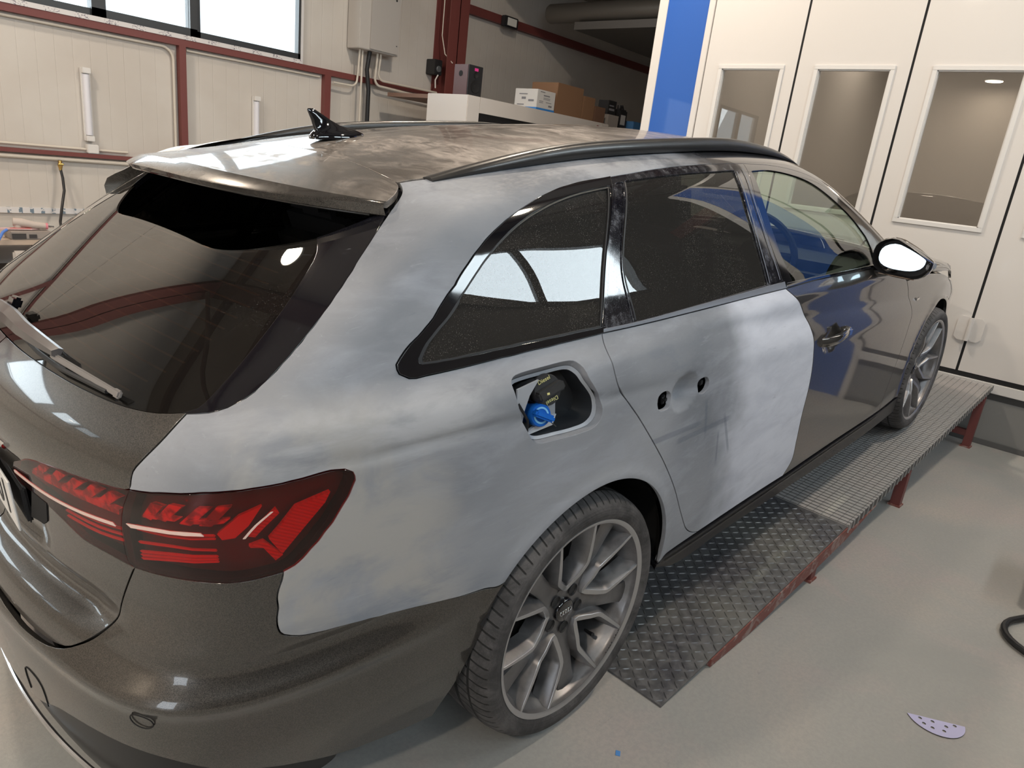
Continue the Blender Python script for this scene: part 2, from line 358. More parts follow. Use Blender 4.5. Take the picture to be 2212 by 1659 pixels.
# ---- outlines on the body surface, in metres of (s,t) along the wrap patch ----
CV = {
  'shutA': [[0.639, 1.538], [0.627, 1.512], [0.609, 1.486], [0.587, 1.465], [0.564, 1.447], [0.549, 1.426], [0.539, 1.409], [0.529, 1.39], [0.52, 1.369], [0.512, 1.349], [0.505, 1.33], [0.499, 1.312], [0.494, 1.293], [0.488, 1.274], [0.483, 1.255], [0.477, 1.235], [0.472, 1.215], [0.467, 1.198], [0.463, 1.182], [0.459, 1.167], [0.455, 1.154], [0.452, 1.141], [0.448, 1.129], [0.445, 1.118], [0.441, 1.106], [0.438, 1.095], [0.434, 1.084], [0.43, 1.074], [0.427, 1.065], [0.423, 1.057], [0.418, 1.05], [0.414, 1.044], [0.409, 1.039], [0.404, 1.035], [0.398, 1.032], [0.391, 1.029]],
  'shutB': [[0.3909, 1.0291], [0.3798, 0.9877], [0.3734, 0.9642], [0.3697, 0.9483], [0.3685, 0.9177]],
  'tl_top': [[0.368, 0.918], [0.375, 0.921], [0.382, 0.925], [0.387, 0.929], [0.392, 0.932], [0.398, 0.935], [0.403, 0.938], [0.408, 0.941], [0.412, 0.942], [0.416, 0.943], [0.421, 0.944], [0.425, 0.944], [0.429, 0.945], [0.433, 0.945], [0.438, 0.945], [0.442, 0.945], [0.446, 0.946], [0.45, 0.946], [0.455, 0.947], [0.46, 0.948], [0.464, 0.948], [0.471, 0.944], [0.475, 0.935], [0.476, 0.919]],
  'tl_side': [[0.476, 0.919], [0.474, 0.905], [0.472, 0.891], [0.469, 0.877], [0.466, 0.862], [0.463, 0.847], [0.459, 0.833], [0.456, 0.82], [0.452, 0.808], [0.448, 0.794], [0.444, 0.784], [0.439, 0.778]],
  'tl_bot': [[0.439, 0.778], [0.434, 0.777], [0.428, 0.776], [0.424, 0.775], [0.42, 0.775], [0.415, 0.775], [0.41, 0.776], [0.406, 0.777], [0.4, 0.777], [0.395, 0.776], [0.388, 0.774], [0.381, 0.771], [0.375, 0.768], [0.368, 0.765], [0.363, 0.762]],
  'tl_gap': [[0.3626, 0.7621], [0.3599, 0.7681], [0.3587, 0.8084], [0.3595, 0.8387], [0.3637, 0.8804], [0.3663, 0.8998], [0.3685, 0.9177]],
  'il_top': [[0.368, 0.918], [0.362, 0.915], [0.355, 0.912], [0.347, 0.91], [0.338, 0.907], [0.329, 0.904], [0.319, 0.901], [0.31, 0.899], [0.301, 0.896], [0.292, 0.892], [0.281, 0.886], [0.271, 0.877], [0.255, 0.853], [0.221, 0.815]],
  'il_bot': [[0.221, 0.815], [0.237, 0.806], [0.252, 0.799], [0.266, 0.8], [0.279, 0.8], [0.287, 0.796], [0.295, 0.79], [0.302, 0.784], [0.308, 0.778], [0.315, 0.771], [0.321, 0.766], [0.328, 0.765], [0.336, 0.765], [0.343, 0.765], [0.35, 0.764], [0.356, 0.763], [0.363, 0.762]],
  'bq': [[0.439, 0.778], [0.438, 0.761], [0.436, 0.742], [0.435, 0.724], [0.435, 0.703], [0.434, 0.685], [0.434, 0.659], [0.436, 0.644], [0.443, 0.631], [0.446, 0.628], [0.451, 0.625], [0.456, 0.622], [0.462, 0.62], [0.469, 0.617], [0.475, 0.614], [0.481, 0.612], [0.487, 0.608], [0.493, 0.606], [0.498, 0.603], [0.504, 0.6], [0.511, 0.596], [0.517, 0.592], [0.525, 0.587], [0.533, 0.582], [0.542, 0.576], [0.55, 0.57], [0.557, 0.566], [0.562, 0.563], [0.583, 0.563], [0.614, 0.564]],
  'arch_b': [[0.614, 0.564], [0.582, 0.536], [0.573, 0.526], [0.555, 0.435], [0.547, 0.355], [0.542, 0.248], [0.534, 0.212]],
  'tb': [[0.193, 0.547], [0.255, 0.542], [0.273, 0.538], [0.289, 0.539], [0.301, 0.543], [0.313, 0.553], [0.322, 0.57], [0.331, 0.592], [0.339, 0.62], [0.344, 0.641], [0.351, 0.693], [0.363, 0.762]],
  'pl_rec': [[0.268, 0.803], [0.286, 0.799], [0.281, 0.753], [0.275, 0.739], [0.267, 0.737], [0.257, 0.731]],
  'rd_rear': [[0.934, 1.054], [0.914, 1.013], [0.923, 0.956], [0.958, 0.92], [1.039, 0.834], [1.145, 0.711], [1.184, 0.663], [1.261, 0.556], [1.329, 0.444], [1.386, 0.363], [1.43, 0.328], [1.472, 0.309]],
  'rd_front': [[2.069, 0.29], [2.131, 0.354], [2.1, 0.425], [2.094, 0.529], [2.102, 0.657], [2.08, 0.768], [2.039, 0.84], [2.03, 0.896], [1.962, 0.962], [1.876, 1.022]],
  'fd_front': [[3.075, 0.271], [3.087, 0.333], [3.109, 0.409], [3.173, 0.546], [3.194, 0.643], [3.198, 0.734], [3.23, 0.808], [3.074, 0.885]],
  'belt_q': [[0.508, 1.088], [0.509, 1.072], [0.515, 1.062], [0.52, 1.06], [0.527, 1.061], [0.532, 1.061], [0.538, 1.061], [0.545, 1.061], [0.553, 1.061], [0.561, 1.061], [0.58, 1.061], [0.606, 1.061], [0.631, 1.061], [0.656, 1.06], [0.681, 1.06], [0.708, 1.06], [0.737, 1.059], [0.766, 1.058], [0.797, 1.058], [0.83, 1.057], [0.863, 1.056], [0.898, 1.055], [0.934, 1.054]],
  'belt_r': [[0.934, 1.054], [1.063, 1.048], [1.326, 1.039], [1.636, 1.03], [1.876, 1.022]],
  'belt_f': [[1.876, 1.022], [2.099, 1.017], [2.402, 1.002], [2.713, 0.986]],
  'dlo_q': [[1.157, 1.391], [1.112, 1.388], [1.069, 1.386], [1.027, 1.383], [0.988, 1.378], [0.951, 1.373], [0.913, 1.365], [0.874, 1.356], [0.836, 1.345], [0.799, 1.334], [0.772, 1.325], [0.745, 1.316], [0.72, 1.306], [0.696, 1.296], [0.673, 1.285], [0.652, 1.273], [0.631, 1.261], [0.612, 1.248], [0.593, 1.235], [0.574, 1.22], [0.561, 1.206], [0.554, 1.192], [0.547, 1.176], [0.541, 1.16], [0.534, 1.146], [0.527, 1.132], [0.52, 1.12], [0.515, 1.109], [0.511, 1.098], [0.508, 1.088]],
  'dlo_r': [[1.157, 1.391], [1.203, 1.394], [1.252, 1.397], [1.304, 1.401], [1.356, 1.405], [1.409, 1.408], [1.461, 1.411], [1.521, 1.413], [1.579, 1.414], [1.635, 1.415], [1.692, 1.415], [1.755, 1.415], [1.817, 1.414], [1.881, 1.414]],
  'dlo_f': [[1.881, 1.414], [1.957, 1.412], [2.036, 1.409], [2.12, 1.403], [2.204, 1.393], [2.288, 1.379], [2.366, 1.359], [2.426, 1.332], [2.484, 1.299], [2.541, 1.267], [2.603, 1.231], [2.663, 1.191], [2.704, 1.157], [2.744, 1.122], [2.782, 1.087], [2.823, 1.052]],
  'c_line': [[1.157, 1.391], [1.024, 1.216], [0.934, 1.054]],
  'b_line': [[1.881, 1.414], [1.839, 1.288], [1.85, 1.156], [1.876, 1.022]],
  'qg_top': [[1.125, 1.365], [1.082, 1.362], [1.041, 1.359], [1.0, 1.355], [0.962, 1.35], [0.925, 1.344], [0.889, 1.337], [0.851, 1.328], [0.815, 1.319], [0.783, 1.309], [0.747, 1.296], [0.715, 1.282], [0.692, 1.271], [0.67, 1.259], [0.649, 1.247], [0.627, 1.232], [0.606, 1.217], [0.586, 1.202], [0.566, 1.187], [0.558, 1.172], [0.551, 1.157], [0.543, 1.143], [0.536, 1.129], [0.53, 1.116], [0.526, 1.103], [0.523, 1.092], [0.523, 1.085], [0.525, 1.081]],
  'qg_bot': [[0.525, 1.081], [0.536, 1.079], [0.541, 1.079], [0.547, 1.078], [0.554, 1.078], [0.562, 1.078], [0.584, 1.077], [0.61, 1.077], [0.636, 1.076], [0.66, 1.075], [0.685, 1.075], [0.711, 1.074], [0.739, 1.073], [0.769, 1.072], [0.799, 1.071], [0.832, 1.07], [0.865, 1.069], [0.899, 1.067], [0.935, 1.066]],
  'fuel': [[0.634, 1.027], [0.651, 1.029], [0.712, 1.029], [0.796, 1.026], [0.81, 1.022], [0.821, 1.011], [0.828, 0.993], [0.849, 0.962], [0.875, 0.926], [0.883, 0.899], [0.879, 0.881], [0.859, 0.869], [0.812, 0.868], [0.748, 0.874], [0.689, 0.881], [0.672, 0.89], [0.657, 0.911], [0.627, 0.977], [0.622, 1.019]]}
def cr(pts, step=.009):
    """smooth spline through the points, evenly resampled"""
    P = np.array(pts, float); n = len(P)
    if n == 2:
        L = np.linalg.norm(P[1]-P[0]); k = max(2, int(L/step)+1); return [tuple(P[0]+(P[1]-P[0])*i/(k-1)) for i in range(k)]
    Q = np.vstack([2*P[0]-P[1], P, 2*P[-1]-P[-2]]); out = []
    for i in range(1, n):
        p0, p1, p2, p3 = Q[i-1], Q[i], Q[i+1], Q[i+2]
        d1 = max(np.linalg.norm(p1-p0), 1e-5)**.5; d2 = max(np.linalg.norm(p2-p1), 1e-5)**.5; d3 = max(np.linalg.norm(p3-p2), 1e-5)**.5
        m1 = (p1-p0)/d1-(p2-p0)/(d1+d2)+(p2-p1)/d2; m2 = (p2-p1)/d2-(p3-p1)/(d2+d3)+(p3-p2)/d3; m1 = m1*d2; m2 = m2*d2
        k = max(1, int(round(np.linalg.norm(p2-p1)/step)))
        for j in range(k):
            t = j/k; out.append(tuple((2*t**3-3*t**2+1)*p1+(t**3-2*t*t+t)*m1+(-2*t**3+3*t*t)*p2+(t**3-t*t)*m2))
    out.append(tuple(P[-1])); return out
def loop(*segs, step=.008):
    """closed outline from curve names ('-name' reversed), point lists; each is its own smooth piece"""
    out = []
    for sg in segs:
        if isinstance(sg, str):
            c = CV[sg.lstrip('-')]; c = c[::-1] if sg[0] == '-' else c; c = cr(c, step)
        elif isinstance(sg, list) and isinstance(sg[0], tuple) and len(sg) == 1: c = sg
        else: c = cr(sg, step)
        for p_ in c:
            if not out or math.hypot(p_[0]-out[-1][0], p_[1]-out[-1][1]) > step*.3: out.append(tuple(p_))
    if math.hypot(out[0][0]-out[-1][0], out[0][1]-out[-1][1]) < step*.3: out.pop()
    return out
def closed(pts, step=.012):
    n = len(pts); ext = pts[-3:]+pts+pts[:3]; full = cr(ext, step)
    a = np.array(full); i0 = np.argmin(np.hypot(*(a-np.array(pts[0])).T)); 
    # second passage of the first point
    d = np.hypot(*(a-np.array(pts[0])).T); c_ = [i for i in range(1, len(a)-1) if d[i] <= d[i-1] and d[i] <= d[i+1] and d[i] < step*.6]
    if len(c_) >= 2: return [tuple(x) for x in a[c_[0]:c_[-1]]]
    return loop(pts+[pts[0]])
def inset(lp, d, mp=None):
    if d == 0: return lp
    if mp is not None:       # the same inset measured in true metres on the surface
        P = np.array(lp); e = .001; a = mp(P+[e, 0])-mp(P-[e, 0]); b = mp(P+[0, e])-mp(P-[0, e])
        sc = np.stack([np.clip(np.linalg.norm(a, axis=1), .3*2*e, 8*2*e), np.clip(np.linalg.norm(b, axis=1), .3*2*e, 8*2*e)], 1)/(2*e)
        ar = .5*np.sum(P[:, 0]*np.roll(P[:, 1], -1)-np.roll(P[:, 0], -1)*P[:, 1]); sg = 1 if ar > 0 else -1
        T = (np.roll(P, -1, 0)-np.roll(P, 1, 0))*sc; T /= np.linalg.norm(T, axis=1)[:, None]+1e-12
        return [tuple(x) for x in P+np.stack([-T[:, 1], T[:, 0]], 1)*sg*d/sc]
    P = np.array(lp); ar = .5*np.sum(P[:, 0]*np.roll(P[:, 1], -1)-np.roll(P[:, 0], -1)*P[:, 1]); sg = 1 if ar > 0 else -1
    T = np.roll(P, -1, 0)-np.roll(P, 1, 0); T /= np.linalg.norm(T, axis=1)[:, None]+1e-12
    return [tuple(x) for x in P+np.stack([-T[:, 1], T[:, 0]], 1)*sg*d]
def inside(pts, lp):
    x, y = pts[:, 0], pts[:, 1]; P = np.array(lp); c = np.zeros(len(pts), bool); j = len(P)-1
    for i in range(len(P)):
        xi, yi = P[i]; xj, yj = P[j]
        k = ((yi > y) != (yj > y)) & (x < (xj-xi)*(y-yi)/(yj-yi+1e-15)+xi); c ^= k; j = i
    return c
def mapper(fn, sp=False):
    if fn == 'wrap': return lambda a: wrap(a[:, 0], a[:, 1], sp)
    if fn == 'roof': return lambda a: roofp(a[:, 0], a[:, 1], sp)
    if fn == 'front': return lambda a: solve(np.stack([np.full(len(a), 2.6), a[:, 0], a[:, 1]], -1), np.tile([1., 0, 0], (len(a), 1)))
def panel(name, m, parent, outer, holes=(), fn='wrap', grid=.02, off=0., gap=.0025, flange=.014, dent=None, both=False, left=False, sp=False, hflange=None, smooth_n=True):
    mp0 = mapper(fn, sp); outer = inset(outer, gap, mp0); holes = [inset(h, -gap, mp0) for h in holes]
    loops = [outer]+list(holes); A = np.array(outer); lo = A.min(0); hi = A.max(0)
    gx, gy = np.meshgrid(np.arange(lo[0]+grid*.37, hi[0], grid), np.arange(lo[1]+grid*.41, hi[1], grid)); G = np.stack([gx.ravel(), gy.ravel()], 1)
    G = G[inside(G, outer)]
    for h in holes: G = G[~inside(G, h)]
    B = np.vstack([np.array(l) for l in loops]); keep = np.ones(len(G), bool)
    for i0 in range(0, len(G), 2000):
        dd = ((G[i0:i0+2000, None, :]-B[None])**2).sum(2).min(1); keep[i0:i0+2000] = dd > (min(grid*.45, .009))**2
    G = G[keep]
    verts = []; edges = []
    for l in loops:
        o = len(verts); verts += l; edges += [(o+i, o+(i+1) % len(l)) for i in range(len(l))]
    nb = len(verts); verts += [tuple(g) for g in G]
    rv, re, rf, ov, oe, of = delaunay_2d_cdt([Vector(v) for v in verts], edges, [], 0, 1e-6)
    V2 = np.array([tuple(v) for v in rv]); cen = np.array([V2[list(f)].mean(0) for f in rf]); ok = inside(cen, outer)
    for h in holes: ok &= ~inside(cen, h)
    F3 = [f for f, k in zip(rf, ok) if k]; mp = mapper(fn, sp)
    def pos(a):
        P_ = mp(a); N_ = grad(P_, sp); o_ = off
        if dent is not None: o_ = off-dent(a, P_)
        return P_+N_*(np.asarray(o_)[..., None] if np.ndim(o_) else o_), N_
    P, N = pos(V2)
    if dent is not None:
        e = .0015; pa, _ = pos(V2+[e, 0]); pb, _ = pos(V2-[e, 0]); pc, _ = pos(V2+[0, e]); pd, _ = pos(V2-[0, e])
        N2 = np.cross(pa-pb, pc-pd); N2 /= np.linalg.norm(N2, axis=1)[:, None]+1e-12; N2 *= np.sign((N2*N).sum(1))[:, None]; N = N2
    mb = MB(); idx = {}
    # orientation
    f0 = F3[len(F3)//2]; nrm = np.cross(P[f0[1]]-P[f0[0]], P[f0[2]]-P[f0[0]]); flip = (nrm@N[f0[0]]) < 0
    fs = [tuple(f[::-1]) if flip else tuple(f) for f in F3]
    sides = ([1, -1] if both else [-1 if left else 1])
    near = lambda q_: int(np.argmin(((V2-q_)**2).sum(1)))
    rims = []
    if flange:
        for li, l in enumerate(loops):
            ids = [near(np.array(q_)) for q_ in l]; Q_ = mp0(np.array(inset(l, -.001 if li == 0 else .001, mp0)))-mp0(np.array(l))
            Q_ = Q_-N[ids]*(Q_*N[ids]).sum(1)[:, None]; L_ = Q_/(np.linalg.norm(Q_, axis=1)[:, None]+1e-12); rims.append((ids, L_))
    for sd in sides:
        S = np.array([1, sd, 1.]); mb.add(P*S, [f[::-1] if sd < 0 else f for f in fs], N*S)
        for li, (ids, L3) in enumerate(rims):
            fl = flange if li == 0 or hflange is None else hflange
            if both: 
                pr = [(ids[i], ids[(i+1) % len(ids)]) for i in range(len(ids)) if not (abs(P[ids[i]][1]) < .012 and abs(P[ids[(i+1) % len(ids)]][1]) < .012)]
            else: pr = [(ids[i], ids[(i+1) % len(ids)]) for i in range(len(ids))]
            k = len(ids)
            if k < 3: continue
            P_ = P[ids]; N_ = N[ids]; r_ = min(.0012, fl*.4)      # rounded sheet edge, then the turned-in flange
            rings = [(P_, N_), (P_+L3*r_*.29-N_*r_*.09, N_*.92+L3*.38), (P_+L3*r_*.71-N_*r_*.42, N_*.6+L3*.8), (P_+L3*r_-N_*r_, L3), (P_+L3*r_-N_*fl, L3)]
            vs = []; ns = []
            for a_, b_ in rings: vs += list(a_*S); ns += list(b_/np.linalg.norm(b_, axis=1)[:, None]*S)
            order = {i: n_ for n_, i in enumerate(ids)}; fl_f = []
            for a_, b_ in pr:
                if a_ == b_: continue
                i, j = order[a_], order[b_]
                for q_ in range(4): fl_f.append((i+q_*k, j+q_*k, j+(q_+1)*k, i+(q_+1)*k))
            # consistent winding with the outward normal
            f_ = fl_f[len(fl_f)//2]; A_, B_, C_ = (np.array(vs[t_]) for t_ in f_[:3])
            if len(fl_f) and np.dot(np.cross(B_-A_, C_-A_), ns[f_[0]]) < 0: fl_f = [f[::-1] for f in fl_f]
            mb.add(vs, fl_f, ns)
    return mb.build(name, m, parent)
def ribbon(name, m, parent, path, w, off, fn='wrap', left=False, step=.02, sp=False):
    """a narrow strip following a curve on the body"""
    c = np.array(cr(path, step)); T = np.gradient(c, axis=0); T /= np.linalg.norm(T, axis=1)[:, None]; Nn = np.stack([-T[:, 1], T[:, 0]], 1)
    mp = mapper(fn, sp); S = np.array([1, -1 if left else 1, 1.]); rows = []
    wl = np.linalg.norm(mp(c+Nn*.002)-mp(c-Nn*.002), axis=1)/.004
    for k in (-.5, .5):
        P_ = mp(c+Nn*(w*k/np.clip(wl, .3, 8))[:, None]); rows.append((P_+grad(P_, sp)*off)*S)
    n = len(c); mb = MB(); mb.add(list(rows[0])+list(rows[1]), [(i, i+1, n+i+1, n+i) for i in range(n-1)]); return mb.build(name, m, parent)
# ================================================================== THE CAR
TH, PS = .10160, -.05617
car = empty('estate_car'); tag(car, 'grey metallic estate car with sanded grey primer on its right side', 'car')
_P = Matrix.Rotation(-TH, 4, 'Y'); _Y = Matrix.Rotation(PS, 4, 'Z')
CM = Matrix.Translation((0, 0, .33)) @ _Y @ _P @ Matrix.Translation((0, 0, -.33)); car.matrix_world = CM
sx = lambda x: x-XC+YR+LA          # x on the side -> s
# clean, hand-regularised pieces
AR = [(sx(.03+.365*math.cos(a)), .335+.365*math.sin(a)) for a in [math.radians(141-(141+6)*i/40) for i in range(41)]]   # rear arch, rear end -> front end
AF = [(sx(2.85+.365*math.cos(a)), .335+.365*math.sin(a)) for a in [math.radians(190-(190+8)*i/48) for i in range(49)]]  # front arch, rear end -> front end
SKT = [(AR[-1][0], .297), (1.30, .304), (1.55, .302), (1.8, .298), (2.07, .289), (2.5, .281), (3.085, .266)]
def skt(s): return float(np.interp(s, [q_[0] for q_ in SKT], [q_[1] for q_ in SKT]))
CV['fd_front'] = [(3.085, .266), (3.10, .36), (3.135, .46), (3.175, .56), (3.20, .66), (3.195, .74), (3.155, .82), (3.085, .885)]
CV['rd_bot'] = [(1.472, .309), (1.72, .306), (1.95, .298), (2.069, .292)]
CV['fd_bot'] = [(2.069, .292), (2.5, .286), (3.085, .268)]
CV['rd_front'] = [(2.069, .292), (2.115, .345), (2.108, .43), (2.100, .53), (2.106, .65), (2.094, .74), (2.062, .82), (2.020, .895), (1.952, .965), (1.876, 1.022)]
CV['arch_q'] = AR
CV['bq'] = [a for a in CV['bq'] if a[0] < .55]+[[.585, .5625], list(AR[0])]
CV['arch_b'] = [AR[0], (.588, .530), (.568, .47), (.552, .38), (.543, .29), (.533, .213)]
CV['rd_rear'][1] = [.918, 1.012]; CV['rd_rear'][2] = [.928, .958]
CV['il_top'][0] = CV['tl_gap'][-1]
CV['shutB'][-1] = CV['tl_gap'][-1]
ROOFE = [(-.226, .507), (-.15, .525), (0, .540), (.4, .556), (.9, .565), (1.25, .572), (1.45, .600), (1.6, .637), (1.8, .685), (2.0, .728), (2.2, .765), (2.34, .79)]
def to_st(P):
    x = P[:, 0]; y = -P[:, 1]; z = P[:, 2]; side = x >= XC; rear = (y < YR) & ~side; th = np.arctan2(y-YR, -(x-XC))
    s = np.where(side, YR+LA+x-XC, np.where(rear, y, YR+RC*th)); rh = np.where(side, y-YS, np.where(rear, XB-x, np.hypot(x-XC, y-YR)-RC))
    return np.stack([s, np.where(z < Z0, z, Z0+np.arctan2(z-Z0, rh)*KT)], 1)
_re = np.array(cr(ROOFE, .03)); _rp = roofp(_re[:, 0], -_re[:, 1]); ROOF_ST = [tuple(a) for a in to_st(_rp)]
APB = [(CV['dlo_f'][-1][0], CV['dlo_f'][-1][1])]
# ---- side frame: rear quarter, cant rail and windscreen pillar in one pressing
quarter_out = loop('shutA', 'shutB', 'tl_top', 'tl_side', 'bq', 'arch_q', [(AR[-1][0], .297), (1.30, .306), (1.472, .309)], '-rd_rear', '-belt_q', '-dlo_q', 'dlo_r', 'dlo_f',
                   [tuple(CV['dlo_f'][-1]), (2.93, .99), (3.05, .955), (3.25, .945), ROOF_ST[-1]], ROOF_ST[::-1])
fuel_c = closed([tuple(a) for a in CV['fuel']], .008)
def side_dent(a, P):
    x = P[:, 0]; z = P[:, 2]
    g = lambda x0, z0, sx_, sz_, d: d*np.exp(-((x-x0)/sx_)**2-((z-z0)/sz_)**2)
    zc = z_crease(x)
    ledge = .0055*np.exp(-((z-(zc-.030))/.013)**2)*np.clip((x+.75)/.2, 0, 1)*np.clip((.55-x)/.5, 0, 1)
    r = np.hypot((x-.03), z-.335); flare = -.006*np.exp(-((r-.372)/.022)**2)*(x < .6)*(z > .25)
    return ledge+flare
LR = [('', False), ('', True)]
quarters = []
for nm, left in LR:
    qp = panel('rear_quarter_panel', M['primer'] if not left else M['paint'], car, quarter_out, [fuel_c] if not left else [], grid=.016 if not left else .03, dent=side_dent if not left else None, left=left, hflange=.020)
    quarters.append(qp)
    if left: qp['label'] = 'dark grey left quarter panel'
quarters[0]['label'] = 'sanded primer quarter panel'
# ---- rear doors
bowlC = (sx(.375), .850)
def rd_dent(a, P):
    x = P[:, 0]; z = P[:, 2]
    bowl = .024*np.clip(1-((x-.375)/.070)**2-((z-.852)/.056)**2, 0, 1)**1.3
    zc = z_crease(x); soft = .0025*np.exp(-((z-(zc-.035))/.016)**2)*np.clip((.6-x)/.5, 0, 1)
    return bowl+soft
slotL = closed([(1.112, .868), (1.124, .877), (1.150, .877), (1.166, .866), (1.172, .846), (1.166, .830), (1.142, .828), (1.120, .838)], .006)
slotR = closed([(1.306, .866), (1.322, .870), (1.346, .866), (1.360, .850), (1.356, .832), (1.338, .824), (1.314, .830), (1.306, .848)], .006)
rd_out = loop('rd_rear', 'rd_bot', 'rd_front', '-belt_r')
fd_top = [tuple(CV['fd_front'][-1]), (2.98, .93), (2.90, .975), tuple(CV['belt_f'][-1])]
fd_out = loop([tuple(a) for a in CV['rd_front']][::-1], 'fd_bot', 'fd_front', fd_top, '-belt_f')
def handle_dent(a, P):
    x = P[:, 0]; z = P[:, 2]; return .022*np.clip(1-((x-1.365)/.075)**2-((z-.800)/.050)**2, 0, 1)**.7
for nm, left in LR:
    d = panel('rear_door', M['primer_door'] if not left else M['paint'], car, rd_out, [slotL, slotR] if not left else [], grid=.0095 if not left else .03, dent=rd_dent if not left else None, left=left, hflange=.012)
    d['label'] = 'primer coated rear door without handle' if not left else 'dark grey left rear door'
    fdr = panel('front_door', M['paint'], car, fd_out, grid=.016 if not left else .03, dent=handle_dent if not left else None, left=left)
    sg = -1 if not left else 1
    if not left: rear_door = d; front_door = fdr
# handle hardware seen in the two slots of the bare door
mb = MB(); mb.bx(.250, .283, -.900, -.893, .838, .868, .003); mb.bx(.290, .302, -.906, -.898, .835, .862, .002); mb.build('latch_bracket', M['black_mat'], rear_door)
mb = MB(); mb.lathe([(.006, 0), (.006, .010), (.003, .012)], 14, 'Y', (.296, -.912, .850)); mb.build('bracket_screw', M['chrome'], rear_door)
mb = MB(); mb.bx(.446, .462, -.905, -.898, .832, .864, .002); mb.bx(.470, .486, -.908, -.900, .842, .856, .002); mb.build('lock_mechanism', M['black_mat'], rear_door)
# front door handle: chromed grip bar across the hand recess
def handle(x0, z0, y, sg, par):
    hb = MB(); n = 13; pts = []; 
    for i in range(n):
        u = i/(n-1); x = x0-.115+.23*u; bow = .024*math.sin(math.pi*u)**.5+.004; pts.append((x, y+sg*(bow), z0+.006*u-.002))
    for i, p_ in enumerate(pts): pass
    vs = []; fs = []; k = 10
    for i, (x, yy, zz) in enumerate(pts):
        u = i/(n-1); hh = .0185-.004*abs(2*u-1)**3; tt = .0085
        for j in range(k):
            a = 2*math.pi*j/k; ca, sa = math.cos(a), math.sin(a)
            vs.append((x, yy+tt*math.copysign(abs(ca)**.6, ca), zz+hh*math.copysign(abs(sa)**.6, sa)))
    for i in range(n-1):
        for j in range(k): fs.append((i*k+j, i*k+(j+1) % k, (i+1)*k+(j+1) % k, (i+1)*k+j))
    fs += [tuple(range(k)), tuple((n-1)*k+j for j in range(k))]; hb.add(vs, fs)
    h = hb.build('door_handle', M['handle'], par); 
    c2 = MB(); c2.tube([(x0-.09+.18*i/8, y+sg*(.036*math.sin(math.pi*(.1+.8*i/8))**.5), z0+.0155) for i in range(9)], .0022, 6); c2.build('handle_strip', M['chrome'], h)
    cap = MB(); cap.bx(x0+.075, x0+.115, y+sg*.002, y+sg*.030, z0-.014, z0+.018, .006); cap.build('lock_cap', M['chrome'], h); return h
M['handle'] = mat('grey_gloss_handle', (.13, .125, .12), .12, .7, 1.)
handle(1.375, .806, -.916, -1, front_door); handle(1.375, .806, .916, 1, fdr)
# ---- window area
qg = loop('qg_top', 'qg_bot', [tuple(CV['qg_bot'][-1]), (1.022, 1.22), tuple(CV['qg_top'][0])])
rg = loop([(1.202, 1.376), (1.426, 1.385), (1.785, 1.391)], [(1.785, 1.391), (1.763, 1.29), (1.762, 1.18), (1.763, 1.047)], [(1.763, 1.047), (1.334, 1.052), (1.068, 1.057)], [(1.068, 1.057), (1.078, 1.2), (1.202, 1.376)], step=.01)
rgf = loop([(1.030, 1.203), (1.090, 1.29), (1.158, 1.372)], [(1.158, 1.372), (1.192, 1.374)], [(1.192, 1.374), (1.120, 1.28), (1.064, 1.17), (1.056, 1.057)], [(1.056, 1.057), (.948, 1.060)], [(.948, 1.060), (1.030, 1.203)], step=.01)
fg = loop([(1.896, 1.387), (2.028, 1.388), (2.177, 1.371), (2.309, 1.341), (2.425, 1.290), (2.581, 1.196), (2.684, 1.107)], [(2.684, 1.107), (2.712, 1.05), (2.717, .998)], [(2.717, .998), (2.277, 1.018), (1.934, 1.034)], [(1.934, 1.034), (1.900, 1.127), (1.884, 1.26), (1.896, 1.387)], step=.01)
cl2 = [tuple(CV['c_line'][0]), (1.024, 1.216), tuple(CV['c_line'][-1])]
qtrim = loop('dlo_q', 'belt_q', cl2[::-1])
rtrim = loop('dlo_r', 'b_line', [(1.876, 1.022), (1.876, 1.046)], [(1.876, 1.044), (1.763, 1.040), (1.334, 1.048), (1.068, 1.053), (.938, 1.060)], cl2[::-1])
ftrim = loop('dlo_f', [tuple(CV['dlo_f'][-1]), (2.82, 1.0), (2.714, .990)], [(2.714, .990), (2.277, 1.012), (1.934, 1.028), (1.880, 1.030)], [(1.880, 1.030), (1.85, 1.156), (1.838, 1.288), tuple(CV['dlo_f'][0])])
cbr = [(.938, 1.062), (1.068, 1.056), (1.334, 1.051), (1.763, 1.044), (1.876, 1.041)]
cbf = [(1.882, 1.036), (2.277, 1.018), (2.714, .997)]
